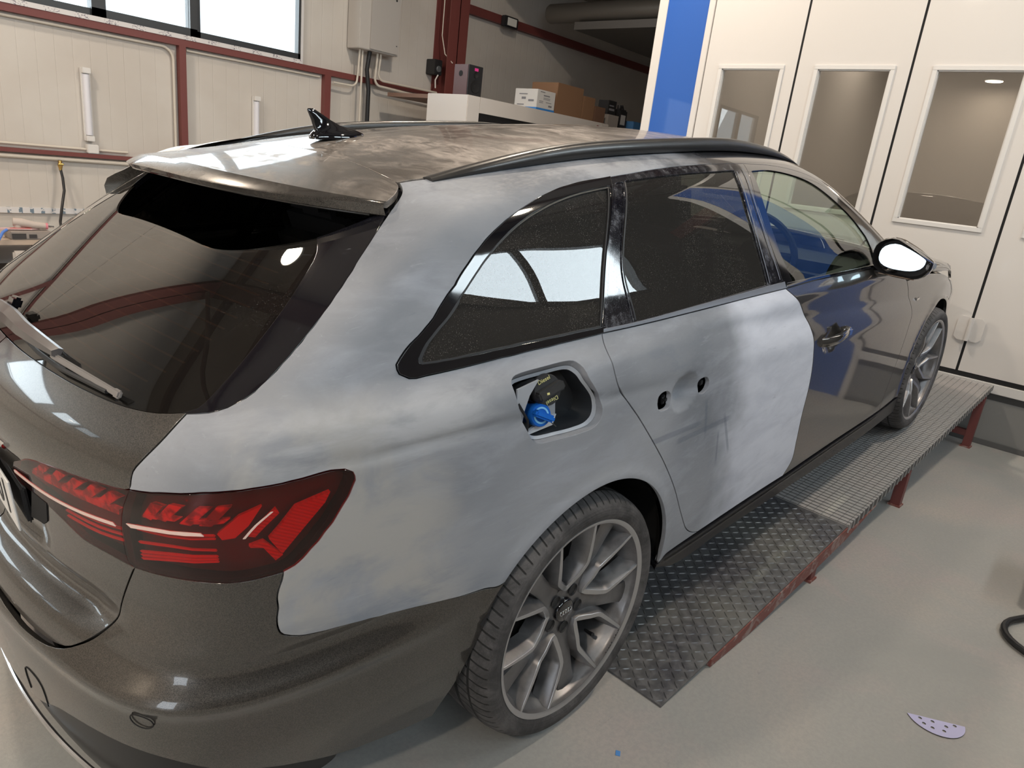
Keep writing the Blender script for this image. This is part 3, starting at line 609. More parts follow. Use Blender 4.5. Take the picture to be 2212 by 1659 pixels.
for nm, left in LR:
    g = .02 if not left else .035
    t = panel('quarter_window_trim', M['black_gloss'], car, qtrim, [qg], grid=g, off=.004, left=left, gap=.001)
    if not left: panel('window_seal', M['black_mat'], t, inset(qg, -.004), [inset(qg, .003)], grid=g, off=.0015, gap=0, flange=.004)
    panel('quarter_glass', M['glass_tint'], car, qg, grid=g, off=-.003, left=left, gap=-.004, flange=0)
    panel('rear_door_frame', M['black_dusty'], car, rtrim, [rg, rgf], grid=g, off=.001, left=left, gap=.0012, hflange=.006)
    panel('rear_door_glass', M['glass_tint'], car, rg, grid=g, off=-.004, left=left, gap=-.004, flange=0)
    panel('fixed_rear_pane', M['black_dusty'], car, rgf, grid=g, off=-.002, left=left, gap=0, flange=0)
    panel('front_door_frame', M['black_gloss'], car, ftrim, [fg], grid=g, off=.001, left=left, gap=.0012, hflange=.006)
    panel('front_door_glass', M['glass_front'], car, fg, grid=g, off=-.004, left=left, gap=-.004, flange=0)
    panel('rear_belt_moulding', M['grey_trim'], car, loop('belt_r', cbr[::-1]), grid=.03, off=.004, left=left, gap=.0015, flange=.01)
    panel('front_belt_moulding', M['black_gloss'], car, loop('belt_f', cbf[::-1]), grid=.03, off=.005, left=left, gap=.0015, flange=.01)
    for pth in (cl2, [(1.876, 1.022), (1.85, 1.156), (1.838, 1.288), (1.875, 1.412)]):
        ribbon('pillar_gap_shade', M['dark'], car, pth, .030, -.008, left=left)  # black strips behind the joints stand in for shade in the gaps
    for pth in ('rd_rear', 'rd_front', 'fd_front', 'rd_bot', 'fd_bot'):
        ribbon('door_gap_strip', M['dark'], car, [tuple(a) for a in CV[pth]], .040, -.012, left=left)
    ribbon('tailgate_gap_shade', M['dark'], car, [tuple(a) for a in CV['shutA']], .045, -.014, left=left)  # same black gap filler along tailgate and bumper joints, painted shade
    ribbon('tailgate_gap_shade', M['dark'], car, [tuple(a) for a in CV['shutB']], .050, -.014, left=left)
    ribbon('bumper_gap_shade', M['dark'], car, [tuple(a) for a in CV['bq']], .030, -.012, left=left)
# bright edge strips on the pillars of the rear door
for pth in ([(1.772, 1.05), (1.771, 1.18), (1.774, 1.29), (1.792, 1.385)], [(1.845, 1.05), (1.828, 1.18), (1.820, 1.29), (1.842, 1.395)]):
    ribbon('pillar_edge_strip', M['grey_trim'], car, pth, .005, .004)
ribbon('pillar_edge_strip', M['black_mat'], car, [(1.066, 1.06), (1.073, 1.18), (1.20, 1.374)], .005, .0015)
# ---- fender, bonnet, windscreen, front end
HOODL = [(3.085, .885), (3.20, .882), (3.42, .870), (3.80, .815), (4.12, .735)]
fend = loop('fd_front', HOODL, [(4.12, .735), (4.22, .55), (4.24, .30)], [(4.24, .30), (AF[-1][0]+.02, .285)], AF[::-1], [(AF[0][0], .27), (3.085, .266)])
def fdent(a, P):
    r = np.hypot(P[:, 0]-2.85, P[:, 2]-.335); return -.006*np.exp(-((r-.372)/.022)**2)
for nm, left in LR:
    fn_ = panel('front_fender', M['paint'], car, fend, grid=.02, left=left, dent=fdent)
    if not left:
        b_ = MB(); b_.bx(2.404, 2.444, -.9035, -.8975, .768, .780, .001); b_.build('fender_badge', M['chrome'], fn_)
_hl = np.array(cr([(x_, y_) for x_, y_ in HOODL], .03)); _hp = wrap(_hl[:, 0], _hl[:, 1]); _he = [(float(a), float(-b)-.004) for a, b in _hp[:, :2] if a < 3.42]
hood = loop([(2.425, 0), (2.385, .45), (2.29, .775)], [(2.29, .775), _he[1]], _he[1:], [_he[-1], (3.54, .5), (3.60, 0)], [(3.60, 0), (2.425, 0)], step=.03)
def neg(lp): return [(a, -b) for a, b in lp]
panel('bonnet', M['paint'], car, neg(hood), fn='roof', grid=.035, both=True, gap=.002)
ws = loop([(1.53, 0), (1.49, .35), (1.40, .585)], [(1.40, .585), (1.45, .592), (1.6, .629), (1.8, .677), (2.0, .720), (2.2, .757), (2.28, .77)], [(2.28, .77), (2.38, .45), (2.42, 0)], [(2.42, 0), (1.53, 0)], step=.03)
panel('windscreen', M['glass_front'], car, neg(ws), fn='roof', grid=.04, both=True, gap=.002, flange=0)
fr = loop([(0, .84), (-.45, .80), (-.74, .72)], [(-.74, .72), (-.80, .5), (-.78, .24)], [(-.78, .24), (0, .20)], [(0, .20), (0, .84)], step=.04)
hl = closed([(-.45, .70), (-.62, .71), (-.75, .70), (-.74, .61), (-.60, .60), (-.48, .63)], .02)
panel('front_bumper', M['paint'], car, fr, [hl], fn='front', grid=.05, both=True)
for left in (0, 1): panel('headlight', M['black_gloss'], car, hl, fn='front', grid=.03, left=bool(left))
mb = MB(); mb.bx(3.63, 3.68, -.36, .36, .30, .70, .02); mb.build('grille', M['black_gloss'], car)
# ---- roof with its two rails and aerial
rf = loop([(-.205, 0), (-.208, .25), (-.226, .500)], [(-.226, .500), (-.15, .518), (0, .533), (.4, .549), (.9, .558), (1.25, .565), (1.40, .585)], [(1.40, .585), (1.49, .35), (1.53, 0)], [(1.53, 0), (-.205, 0)], step=.02)
roof = panel('roof_panel', M['paint_roof'], car, neg(rf), fn='roof', grid=.03, both=True, gap=.0015)
for sd in (-1, 1):
    n = 60; vs = []; fs = []; k = 12
    for i in range(n):
        u = i/(n-1); x = -.165+1.71*u
        y0 = float(np.interp(x, [-.17, .0, .4, .9, 1.3, 1.7], [.530, .548, .566, .575, .580, .590]))
        zb = float(roofp([x], [-y0])[0, 2]); lift = .034*min(1, math.sin(min(u*5.2, math.pi/2)))**1.0*min(1, math.sin(min((1-u)*4.5, math.pi/2)))
        hw = .016+.004*min(1, u*8)*min(1, (1-u)*8); top = zb+.006+lift; bot = zb-.006+(lift*.15)
        for j in range(k):
            a = 2*math.pi*j/k; ca, sa = math.cos(a), math.sin(a)
            yy = y0+hw*math.copysign(abs(ca)**.55, ca)-.004*(sa > 0); zz = (top+bot)/2+(top-bot)/2*math.copysign(abs(sa)**.7, sa)
            vs.append((x, sd*yy, zz))
    for i in range(n-1):
        for j in range(k): fs.append((i*k+j, i*k+(j+1) % k, (i+1)*k+(j+1) % k, (i+1)*k+j))
    fs += [tuple(range(k)), tuple((n-1)*k+j for j in range(k))]
    mb = MB(); mb.add(vs, fs); rl = mb.build('roof_rail', M['satin'], car, ang=50)
mb = MB()   # shark fin aerial: oval foot, then a swept fin leaning to the rear
ax, az = -.055, float(roofp([-.05], [0.])[0, 2])
L_ = [(0, 1.0, 1.0), (.006, 1.0, 1.0), (.014, .94, .88)]
vs = []; fs = []; k = 28
for (h, sxx, syy) in L_:
    for j in range(k):
        a = 2*math.pi*j/k; vs.append((ax+.085*sxx*math.cos(a)+.0, .034*syy*math.sin(a)*(1-.25*math.cos(a)), az-.002+h))
sec = [(.020, -.070, .060, .022), (.032, -.074, .010, .012), (.046, -.078, -.020, .009), (.060, -.084, -.044, .007), (.070, -.088, -.062, .005), (.074, -.086, -.070, .002)]
for (h, xa, xb, hw) in sec:
    for j in range(k):
        a = 2*math.pi*j/k; vs.append((ax+(xa+xb)/2+(xb-xa)/2*math.cos(a), hw*math.sin(a)*(1-.3*math.cos(a)), az+h))
for i in range(len(L_)+len(sec)-1):
    for j in range(k): fs.append((i*k+j, i*k+(j+1) % k, (i+1)*k+(j+1) % k, (i+1)*k+j))
fs.append(tuple((len(L_)+len(sec)-1)*k+j for j in range(k))); mb.add(vs, fs); mb.build('roof_aerial', M['black_gloss'], car, ang=50)
def bar(mb, path, w, off, th=.006):
    c = np.array(cr(path, .012)); T = np.gradient(c, axis=0); T /= np.linalg.norm(T, axis=1)[:, None]+1e-9; Nn = np.stack([-T[:, 1], T[:, 0]], 1); rows = []
    for k_, o_ in ((-.5, off-th), (-.5, off), (.5, off), (.5, off-th)):
        P_ = wrap((c+Nn*w*k_)[:, 0], (c+Nn*w*k_)[:, 1]); rows.append(P_+grad(P_)*o_)
    n = len(c); vs = [p_ for r_ in rows for p_ in r_]; fs = [(j*n+i, j*n+i+1, (j+1)*n+i+1, (j+1)*n+i) for j in range(3) for i in range(n-1)]+[(0, n, 2*n, 3*n), (n-1, 2*n-1, 3*n-1, 4*n-1)]
    mb.add(vs, fs)
def plate(mb, poly, off, th=.006):
    c = np.array(poly); P_ = wrap(c[:, 0], c[:, 1]); N_ = grad(P_); a_ = P_+N_*off; b_ = P_+N_*(off-th); n = len(c)
    mb.add(list(a_)+list(b_), [tuple(range(n))]+[(i, (i+1) % n, n+(i+1) % n, n+i) for i in range(n)])
# ---- tailgate: upper spoiler, glass, side blades, lower panel
XL = lambda y: -.545+.215*(abs(y)/.598)**2.6
ZL = lambda y: 1.350-.035*(abs(y)/.6)**2
ys = [i*.598/40 for i in range(41)]
LW_ = lambda y: .008+.034*max(0., 1-(abs(y)/.57)**3)
edge = [(XL(y)+LW_(y), y) for y in ys]
sp_out = loop([(-.209, 0), (-.212, .25), (-.231, .500)], [(-.231, .500), (-.242, .526), (-.262, .550), (-.29, .575), (XL(.598)+.008, .596)], [(a, b) for a, b in edge[::-1]], [(edge[0][0], 0), (-.209, 0)], step=.014)
def sp_dent(a, P):
    y = np.abs(P[:, 1]); x = P[:, 0]; xl = -.545+.215*(y/.598)**2.6
    d = x-xl; ridge = np.clip((.085-d)/.085, 0, 1); return .010*ridge**2*np.clip((y-.05)/.2, 0, 1)*0+.0
spo = panel('tailgate_spoiler', M['paint_roof'], car, neg(sp_out), fn='roof', grid=.02, both=True, sp=True, gap=.001)
mb = MB(); vs = []; fs = []; yy = [(-.596+1.192*i/80) for i in range(81)]; K = 8
for y in yy:
    xl = XL(y); lw = LW_(y); zt = float(roofp([xl+lw+.001], [-abs(y)], True)[0, 2]); zb = ZL(y)-.004
    if zt < zb+.008: zt = zb+.008
    zf = max(zb+.006, zt-.002-lw*.42)
    for (dx, z) in ((lw+.001, zt), (lw-.003, zt-.0012), (.004, zf+.002), (.000, zf-.001), (.006, zb+.003), (.012, zb), (.08, zb-.004), (.14, zb-.022)): vs.append((xl+dx, y, z))
for i in range(80):
    for j in range(K-1): fs.append((i*K+j, (i+1)*K+j, (i+1)*K+j+1, i*K+j+1))
mb.add(vs, fs); mb.build('spoiler_lip', M['paint_dusty'], spo, ang=22)
mb = MB(); mb.tube([(XL(y)+.016, y, ZL(y)-.004) for y in yy[2:-2]], .004, 6); mb.build('lip_trim', M['black_gloss'], spo)
sA = [tuple(a) for a in CV['shutA']]
gb = [(0, 1.022), (.13, 1.0215), (.256, 1.021), (.304, 1.019), (.347, 1.018), (.372, 1.022), (.388, 1.029)]
gle = [(.388, 1.029), (.396, 1.037), (.406, 1.07), (.418, 1.124), (.434, 1.206), (.455, 1.328), (.467, 1.40), (.470, 1.47)]
glass_out = loop(gb, gle, [(.470, 1.47), (.40, 1.50), (.2, 1.505), (0, 1.505)], [(0, 1.505), (0, 1.022)])
blade_out = loop([(.391, 1.029), (.404, 1.035), (.414, 1.044), (.427, 1.065), (.441, 1.106), (.463, 1.182), (.488, 1.274), (.512, 1.349), (.546, 1.428), (.560, 1.45)], [(.560, 1.45), (.470, 1.47)], gle[::-1])
tg_glass = panel('tailgate_glass', M['glass_rear'], car, glass_out, grid=.02, both=True, gap=.0006, off=-.002, flange=0)
for nm, left in LR: panel('glass_side_blade', M['black_smudged'], car, blade_out, grid=.02, left=left, gap=.0008, off=-.001)
# printed black border and heater wires on the glass
frit = loop(gb, [(.388, 1.029), (.396, 1.037), (.406, 1.07), (.418, 1.124), (.434, 1.206), (.455, 1.328), (.467, 1.40), (.470, 1.47)], [(.470, 1.47), (.40, 1.50), (.2, 1.505), (0, 1.505)], [(0, 1.505), (0, 1.475)], [(0, 1.475), (.12, 1.475), (.135, 1.485)], [(.135, 1.485), (.22, 1.485)], [(.22, 1.485), (.38, 1.465), (.430, 1.40), (.412, 1.25), (.385, 1.15), (.355, 1.09), (.33, 1.062)], [(.33, 1.062), (.25, 1.052), (.0, 1.050)], [(0, 1.050), (0, 1.022)])
panel('glass_border', M['black_mat'], tg_glass, frit, grid=.03, both=True, gap=0, off=-.006, flange=0)
mb = MB()
for i in range(12):
    zc_ = 1.050+i*.0162; ym = float(np.interp(zc_, [1.05, 1.10, 1.18, 1.26, 1.31], [.50, .545, .545, .50, .44]))
    ycs = np.linspace(0, ym, 26); rows = []
    for dz in (0., .0020):
        zz_ = zc_+dz-.018*(ycs/.55)**2+.0
        P_ = solve(np.stack([np.full(26, -.05), -ycs, zz_], -1), np.tile([-1., 0, 0], (26, 1))); rows.append(P_-grad(P_)*.0035)
    for sd in (1, -1):
        S = np.array([1, sd, 1.]); mb.add(list(rows[0]*S)+list(rows[1]*S), [(j, j+1, 27+j, 26+j) for j in range(25)])
mb.build('heater_wires', mat('heater_wire_print', (.36, .20, .11), .6), tg_glass)
CV['tb'] = [[0, CV['tb'][0][1]+.002]]+[a for a in CV['tb'] if a[0] > .10]
TB0 = CV['tb'][0][1]
low_out = loop(gb, 'shutB', '-il_top', 'il_bot', '-tb', [(0, TB0), (0, 1.022)])
low_out = [p_ for p_ in low_out]
def tg_dent(a, P):
    y = np.abs(P[:, 1]); z = P[:, 2]
    rec = .012*np.clip((.315-y)/.02, 0, 1)*np.clip((z-.675)/.015, 0, 1)*np.clip((.862-z)/.015, 0, 1)
    scoop = .026*np.exp(-((z-.632)/.024)**2)*np.clip((.60-y)/.12, 0, 1)
    return rec+scoop
tg = panel('tailgate', M['paint'], car, low_out, grid=.012, both=True, dent=tg_dent)
# chrome garnish bar over the number plate, plate with raised characters, black plate carrier
mb = MB(); mb.tube([(float(XR(y, .872))-.002, y, .872) for y in [(-.225+.45*i/20) for i in range(21)]], .006, 8); mb.build('chrome_bar', M['chrome'], tg)
px = float(XR(.2, .76))
mb = MB(); mb.box((px+.006, 0, .752), (.010, .53, .080), None, .004); pcar = mb.build('plate_carrier', M['black_mat'], tg)
mb = MB(); plate(mb, [tuple(a) for a in CV['pl_rec']], .002, .004); mb.build('plate_lamp_recess', M['dark'], tg)
mb = MB(); mb.box((px-.014, 0, .755), (.004, .52, .112), None, .0015); npl = mb.build('number_plate', mat('white_plate', (.78, .76, .74), .35), tg)
mb = MB(); mt = Matrix.Translation((px-.0168, -.145, .755)) @ Matrix(((0, 0, -1, 0), (-1, 0, 0, 0), (0, 1, 0, 0), (0, 0, 0, 1)))
text_mb(mb, '001', .112, mt, .001, 1.12); mb.build('plate_characters', mat('plate_ink', (.03, .03, .03), .5), npl)
# ---- tail lamps: clear red cover over modelled reflectors
def lens(name, col, mixg=.0):
    m = bpy.data.materials.new(name); m.use_nodes = True; q = NB(m); q.n.remove(q.b)
    tr = q.node('ShaderNodeBsdfTransparent'); tr.inputs[0].default_value = (*col, 1); gl = q.node('ShaderNodeBsdfGlossy'); gl.inputs['Roughness'].default_value = .03
    fr_ = fresnel(q); mx = q.node('ShaderNodeMixShader'); q.l.new(q.math('MULTIPLY_ADD', fr_.outputs[0], 1.0, .01), mx.inputs[0])
    q.l.new(tr.outputs[0], mx.inputs[1]); q.l.new(gl.outputs[0], mx.inputs[2]); q.l.new(mx.outputs[0], q.n['Material Output'].inputs[0]); return m
M['lens'] = lens('red_lamp_cover', (.72, .035, .045))
M['lamp_red'] = mat('red_reflector', (.95, .05, .04), .25, 0, .5); M['lamp_red'].node_tree.nodes['Principled BSDF'].inputs['Specular IOR Level'].default_value = .6
M['lamp_dark'] = mat('lamp_housing', (.10, .003, .006), .35, 0, .4)
M['lamp_bright'] = mat('bright_red_reflector', (1.0, .13, .08), .35)
M['lamp_clear'] = mat('lamp_light_guide', (.80, .58, .52), .3)
M['lamp_seg'] = mat('red_lamp_segment', (.70, .045, .03), .2, 0, .6); q = NB(M['lamp_seg']); q.set('Base Color', q.mix(q.mr(q.noise(45, 2, .5), .4, .6), (.32, .015, .012), (.95, .08, .05)))
q = NB(M['lamp_bright']); x = q.xyz(); q.bump(q.math('SINE', q.math('MULTIPLY', q.math('ADD', x[2], q.math('MULTIPLY', x[0], .6)), 900)), .5, .002)
tl_out = loop('tl_top', 'tl_side', 'tl_bot', 'tl_gap', step=.005)
il_out = loop('il_top', 'il_bot', 'tl_gap', step=.005)
STL = lambda px_, pts: pts
for nm, left in LR:
    S = -1 if left else 1
    def flipb(mb):
        if left: mb.v = [(a, -b, c) for a, b, c in mb.v]
        return mb
    lamp = panel('tail_lamp', M['lens'], car, tl_out, grid=.014, left=left, gap=.0012, flange=.004, off=.001)
    panel('lamp_housing', M['lamp_dark'], lamp, tl_out, grid=.014, left=left, gap=.003, flange=.01, off=-.028)
    panel('lamp_rim', M['dark'], lamp, inset(tl_out, -.002), [inset(tl_out, .003)], grid=.02, left=left, gap=0, flange=.02, off=-.006)
    mb = MB()   # upper row of slanted blocks
    for (s0, s1, dz) in ((.3760, .3830, -.006), (.3850, .3935, 0), (.3985, .4080, .002), (.4085, .4170, .003)):
        plate(mb, [(s0-.004, .877+dz), (s0+.002, .876+dz), (s1+.003, .911+dz), (s1-.004, .911+dz)], -.010, .010)
        plate(mb, [(s0-.003, .877+dz), (s1-.001, .882+dz), (s1+.002, .890+dz), (s0+.001, .888+dz)], -.009, .008)
    flipb(mb).build('lamp_segments', M['lamp_seg'], lamp)
    mb = MB(); bar(mb, [(.366, .852), (.3805, .862), (.3987, .869), (.4072, .871)], .0055, .0022, .003); flipb(mb).build('light_guide', M['lamp_clear'], lamp)
    mb = MB()
    for (a, b, c_) in ((.844, .853, .861), (.838, .847, .855), (.811, .827, .832), (.792, .811, .8205), (.785, .805, .815), (.778, .799, .810)): bar(mb, [(.366, a), (.387, b), (.411, c_)], .0026, -.010, .004)
    plate(mb, [(.412, .862), (.4225, .893), (.4330, .905), (.4265, .872), (.4200, .852), (.414, .850)], -.014, .008)
    flipb(mb).build('lamp_louvres', M['lamp_red'], lamp)
    mb = MB()   # outer arrow shaped reflector
    plate(mb, [(.4345, .842), (.4400, .862), (.4476, .8921), (.4641, .9036), (.4613, .8858), (.4500, .846), (.4396, .8069)], -.010, .010)
    plate(mb, [(.4257, .8533), (.4310, .872), (.4389, .8963), (.4401, .8858), (.4335, .866), (.4287, .8492)], -.012, .008)
    plate(mb, [(.4256, .8357), (.4320, .8413), (.4399, .8049), (.4364, .7971), (.4317, .827), (.4262, .8319)], -.010, .008)
    flipb(mb).build('reflector', M['lamp_bright'], lamp)
    mb = MB(); bar(mb, [(.4242, .8586), (.4295, .8797), (.4365, .8991)], .0011, .0022, .002); flipb(mb).build('divider_strip', M['lamp_clear'], lamp)
    inner = panel('tailgate_lamp', M['lens'], car, il_out, grid=.014, left=left, gap=.0012, flange=.004, off=.001)
    panel('lamp_housing', M['lamp_dark'], inner, il_out, grid=.014, left=left, gap=.003, flange=.01, off=-.026)
    mb = MB()
    for k_, (s0, s1) in enumerate(((.276, .289), (.294, .306), (.311, .323), (.328, .339), (.343, .354))):
        dz = .0035*k_-.006
        plate(mb, [(s0-.006, .853+dz), (s0+.003, .853+dz), (s1+.004, .884+dz), (s1-.005, .886+dz)], -.010, .010)
        plate(mb, [(s0-.010, .842+dz), (s1+.001, .846+dz), (s1+.002, .858+dz), (s0-.006, .857+dz)], -.009, .008)
    flipb(mb).build('lamp_segments', M['lamp_seg'], inner)
    mb = MB(); bar(mb, [(.240, .822), (.261, .8216), (.292, .822), (.327, .8295), (.3545, .840)], .0055, .0022, .003); flipb(mb).build('light_guide', M['lamp_clear'], inner)
    mb = MB()
    for dz in (.018, .006, -.006): bar(mb, [(.300, .790+dz), (.3327, .794+dz), (.3545, .805+dz)], .0026, -.010, .004)
    flipb(mb).build('lamp_louvres', M['lamp_red'], inner)
# ---- rear bumper
arch_b2 = [tuple(a) for a in CV['arch_b']]
CVbq = [tuple(a) for a in CV['bq']]
tgl = [(0, .656), (.13, .650), (.237, .642), (.278, .636), (.311, .630), tuple(CV['tb'][0])]
bump_out = loop('tb', '-tl_bot', CVbq, arch_b2, [(.533, .213), (.50, .222), (.46, .245), (.43, .290), (.399, .350), (.373, .392), (.342, .398), (.297, .372), (.27, .330), (.245, .305), (0, .300)], [(0, .300), (0, TB0)])
def b_dent(a, P):
    y = np.abs(P[:, 1]); z = P[:, 2]; x = P[:, 0]
    c = np.clip((x+1.1)/.2, 0, 1)
    cove = .012*np.exp(-((z-.585)/.030)**2)*np.clip((-x-.30)/.25, 0, 1)*np.clip((y-.45)/.15, 0, 1)
    ledge = -.016*np.exp(-((z-.525)/.024)**2)*np.clip((-x-.35)/.30, 0, 1)
    shelf = .026*np.exp(-((z-.632)/.024)**2)*np.clip((.60-y)/.12, 0, 1)
    r = np.hypot(P[:, 0]-.03, z-.335); fl = -.006*np.exp(-((r-.372)/.022)**2)*(x > -.5)*(y > .7)
    return cove+ledge+shelf+fl
bumper = panel('rear_bumper', M['paint'], car, bump_out, grid=.013, both=True, dent=b_dent)
dif = loop([(0, .306), (.245, .311), (.27, .336), (.297, .378), (.342, .404), (.373, .398), (.399, .356), (.43, .296), (.46, .251)], [(.46, .251), (.45, .20), (.40, .17), (.3, .15), (0, .15)], [(0, .15), (0, .320)])
dfo = panel('diffuser', M['skirt'], bumper, dif, grid=.02, both=True, off=-.012, gap=0)
mb = MB(); P_ = wrap(np.linspace(.0, .40, 40), np.interp(np.linspace(0, .4, 40), [0, .27, .34, .40], [.215, .22, .24, .265])); N_ = grad(P_); 
for sd in (1, -1): mb.tube([((p_+n_*.004)*np.array([1, sd, 1.])).tolist() for p_, n_ in zip(P_, N_)], .0055, 8)
mb.build('chrome_trim_strip', M['chrome'], bumper)
for sd in (1, -1):
    mb = MB()
    c = np.array([(.367+.0165/2.6*math.cos(a), .480+.0165*math.sin(a)) for a in [2*math.pi*i/24 for i in range(25)]]); P_ = wrap(c[:, 0], c[:, 1]); N_ = grad(P_); dn = b_dent(c, P_)
    mb.tube([((p_-n_*(d_-.0016))*np.array([1, sd, 1.])).tolist() for p_, n_, d_ in zip(P_, N_, dn)], .0011, 6, cap=False)
    mb.build('parking_sensor_ring', M['dark'], bumper)
mb = MB(); c = np.array(cr([(.257, .340), (.2565, .380), (.2585, .400), (.264, .407), (.272, .405), (.277, .395), (.279, .375), (.279, .340)], .003)); P_ = wrap(c[:, 0], c[:, 1]); N_ = grad(P_); dn = b_dent(c, P_)
mb.tube([(p_-n_*(d_-.0006)).tolist() for p_, n_, d_ in zip(P_, N_, dn)], .0012, 6, cap=False); mb.build('tow_eye_cover', M['dark'], bumper)
# ---- side skirts, arch liners, underbody
sk_out = loop([(AR[-1][0]-.002, .290), (1.30, .300), (1.55, .298), (1.8, .294), (2.07, .284), (2.5, .277), (3.085, .262), (AF[0][0], .262)], [(AF[0][0], .262), (AF[0][0], .19)], [(AF[0][0], .185), (2.75, .192), (2.1, .214), (1.62, .232), (1.47, .222), (1.36, .235), (1.30, .262), (AR[-1][0]-.002, .282)])
for nm, left in LR:
    sk = panel('side_skirt', M['skirt'], car, sk_out, grid=.02, off=.006, left=left, gap=0, flange=.05)
    sd = 1 if left else -1
    ribbon('skirt_edge', M['satin'], sk, [(1.30, .285), (2.0, .272), (3.05, .252)], .006, .009, left=left)
    for cx_, nm2 in ((.03, 'rear'), (2.85, 'front')):
        mb = MB(); vs = []; n = 32
        for i in range(n+1):
            a = math.radians(-10+192*i/n)
            for yy_, r_ in (((.895 if cx_ < 1 else .885) if math.sin(a) > .35 or math.cos(a) > 0 else .80, .364), (.87, .385), (.60, .390), (.58, .05)): vs.append((cx_+r_*math.cos(a), sd*yy_, .335+r_*math.sin(a)))
        mb.add(vs, [(i*4+j, i*4+j+1, (i+1)*4+j+1, (i+1)*4+j) for i in range(n) for j in range(3)]); mb.build('wheel_arch_liner', M['dark'], car)
mb = MB(); mb.bx(.42, 2.42, -.80, .80, .20, .24); mb.bx(-.95, -.40, -.55, .55, .22, .26); mb.bx(-.42, .42, -.56, .56, .24, .30); mb.bx(2.40, 3.5, -.55, .55, .22, .26); mb.build('underbody', M['dark'], car)
# ---- fuel filler: recess cup, diesel cap, blue additive cap
M['cup'] = mat('grey_filler_cup', (.42, .44, .48), .4); M['cup_dark'] = mat('inner_panel_dark', (.03, .033, .038), .4)
fq = quarters[0]
mb = MB(); P_ = wrap(np.array([a[0] for a in fuel_c]), np.array([a[1] for a in fuel_c])); N_ = grad(P_); n = len(P_)
cen = P_.mean(0); r1 = P_-N_*.018; r2 = cen+(P_-cen)*.93-N_*.022; r3 = cen+(P_-cen)*.90+np.array([0, .075, 0]); 
mb.add(list(r1)+list(r2), [(i, (i+1) % n, n+(i+1) % n, n+i) for i in range(n)]); mb.build('filler_flange', M['cup'], fq)
mb = MB(); mb.add(list(r2)+list(r3)+[r3.mean(0)], [(i, (i+1) % n, n+(i+1) % n, n+i) for i in range(n)]+[(n+i, n+(i+1) % n, 2*n) for i in range(n)]); mb.build('filler_recess', M['cup_dark'], fq)
fx, fz = cen[0], cen[2]
mb = MB(); a0 = [(fx-.098+.02*math.cos(t), fz+.006+.0*t) for t in (0,)]
poly = [(fx-.112, fz+.052), (fx-.05, fz+.058), (fx-.075, fz+.03), (fx-.088, fz), (fx-.094, fz-.03), (fx-.112, fz+.0)]
mb.prism(poly, -.884, -.880); mb.build('inner_flap_panel', M['cup'], fq)
poly = [(fx-.090, fz-.058), (fx+.0, fz-.058), (fx+.01, fz-.035), (fx-.04, fz-.04), (fx-.07, fz-.048)]
mb = MB(); mb.prism(poly, -.886, -.880); mb.build('filler_bottom_panel', mat('light_grey_inner', (.62, .64, .68), .35), fq)
poly = [(fx+.005, fz-.05), (fx+.035, fz-.055), (fx+.03, fz+.01), (fx+.012, fz+.03), (fx+.004, fz)]
mb = MB(); mb.prism(poly, -.862, -.850); mb.build('inner_stay', M['cup'], fq)
M['cap'] = mat('black_cap', (.035, .035, .037), .45); M['cap_txt'] = mat('yellow_print', (.75, .70, .30), .5)
tilt = Matrix.Rotation(math.radians(-16), 4, 'X') @ Matrix.Rotation(math.radians(-16), 4, 'Z')
def capobj(name, x, z, y, R, m, bar_ang, par):
    e = MB(); T = Matrix.Translation((x, y, z)) @ tilt
    tmp = MB(); tmp.lathe([(0, -.006), (R*.92, -.006), (R, -.002), (R, .012), (R*.94, .030), (R*.94, .055)], 48, 'Y')
    w_ = R*.30; c_, s_ = math.cos(bar_ang), math.sin(bar_ang); tmp.box((0, -.016, 0), (2*R*.96, .022, 2*w_), Matrix.Rotation(-bar_ang, 3, 'Y'), .004)
    e.add([T@Vector(v) for v in tmp.v], tmp.f); return e.build(name, m, par), T
cp, T = capobj('fuel_cap', fx-.026, fz+.030, -.885, .034, M['cap'], math.radians(15), fq)
tbase = Matrix(((1, 0, 0, 0), (0, 0, -1, 0), (0, 1, 0, 0), (0, 0, 0, 1)))     # text facing -y
mb = MB()
for ang in (0, math.pi):
    mt = T @ Matrix.Translation((0, -.0066, 0)) @ tbase @ Matrix.Rotation(math.radians(15)+ang, 4, 'Z') @ Matrix.Translation((0, .0235, 0)); text_mb(mb, 'Diesel', .0125, mt, .0005)
mb.build('cap_lettering', M['cap_txt'], cp)
mb = MB(); tm = MB(); tm.box((-.012, -.0275, -.003), (.006, .0006, .0045)); mb.add([T@Vector(v) for v in tm.v], tm.f); mb.build('cap_symbol', M['cap_txt'], cp)
bl, T = capobj('additive_cap', fx-.050, fz-.018, -.892, .025, mat('blue_cap', (.01, .13, .55), .35), math.radians(-32), fq)
mb = MB(); tm = MB(); tm.lathe([(.014, -.0068), (.018, -.0068)], 30, 'Y'); mb.add([T@Vector(v) for v in tm.v], tm.f); mb.build('cap_lettering', mat('pale_blue_print', (.25, .60, .9), .5), bl)
mb = MB(); mb.tube([(fx-.032, -.893, fz-.020), (fx-.028, -.899, fz-.034), (fx-.012, -.897, fz-.048), (fx+.004, -.893, fz-.060)], .0014, 6); mb.build('cap_strap', M['cap'], fq)
mb = MB(); mb.lathe([(.024, 0), (.026, .06)], 24, 'Y', (fx-.045, -.878, fz+.028)); mb.build('filler_neck', M['cap'], fq)
mb = MB(); mb.tube([(fx-.108, -.884, fz+.02), (fx-.098, -.890, fz-.0), (fx-.086, -.892, fz-.02), (fx-.084, -.889, fz-.05)], .003, 8); mb.build('drain_hose', M['black_mat'], fq)
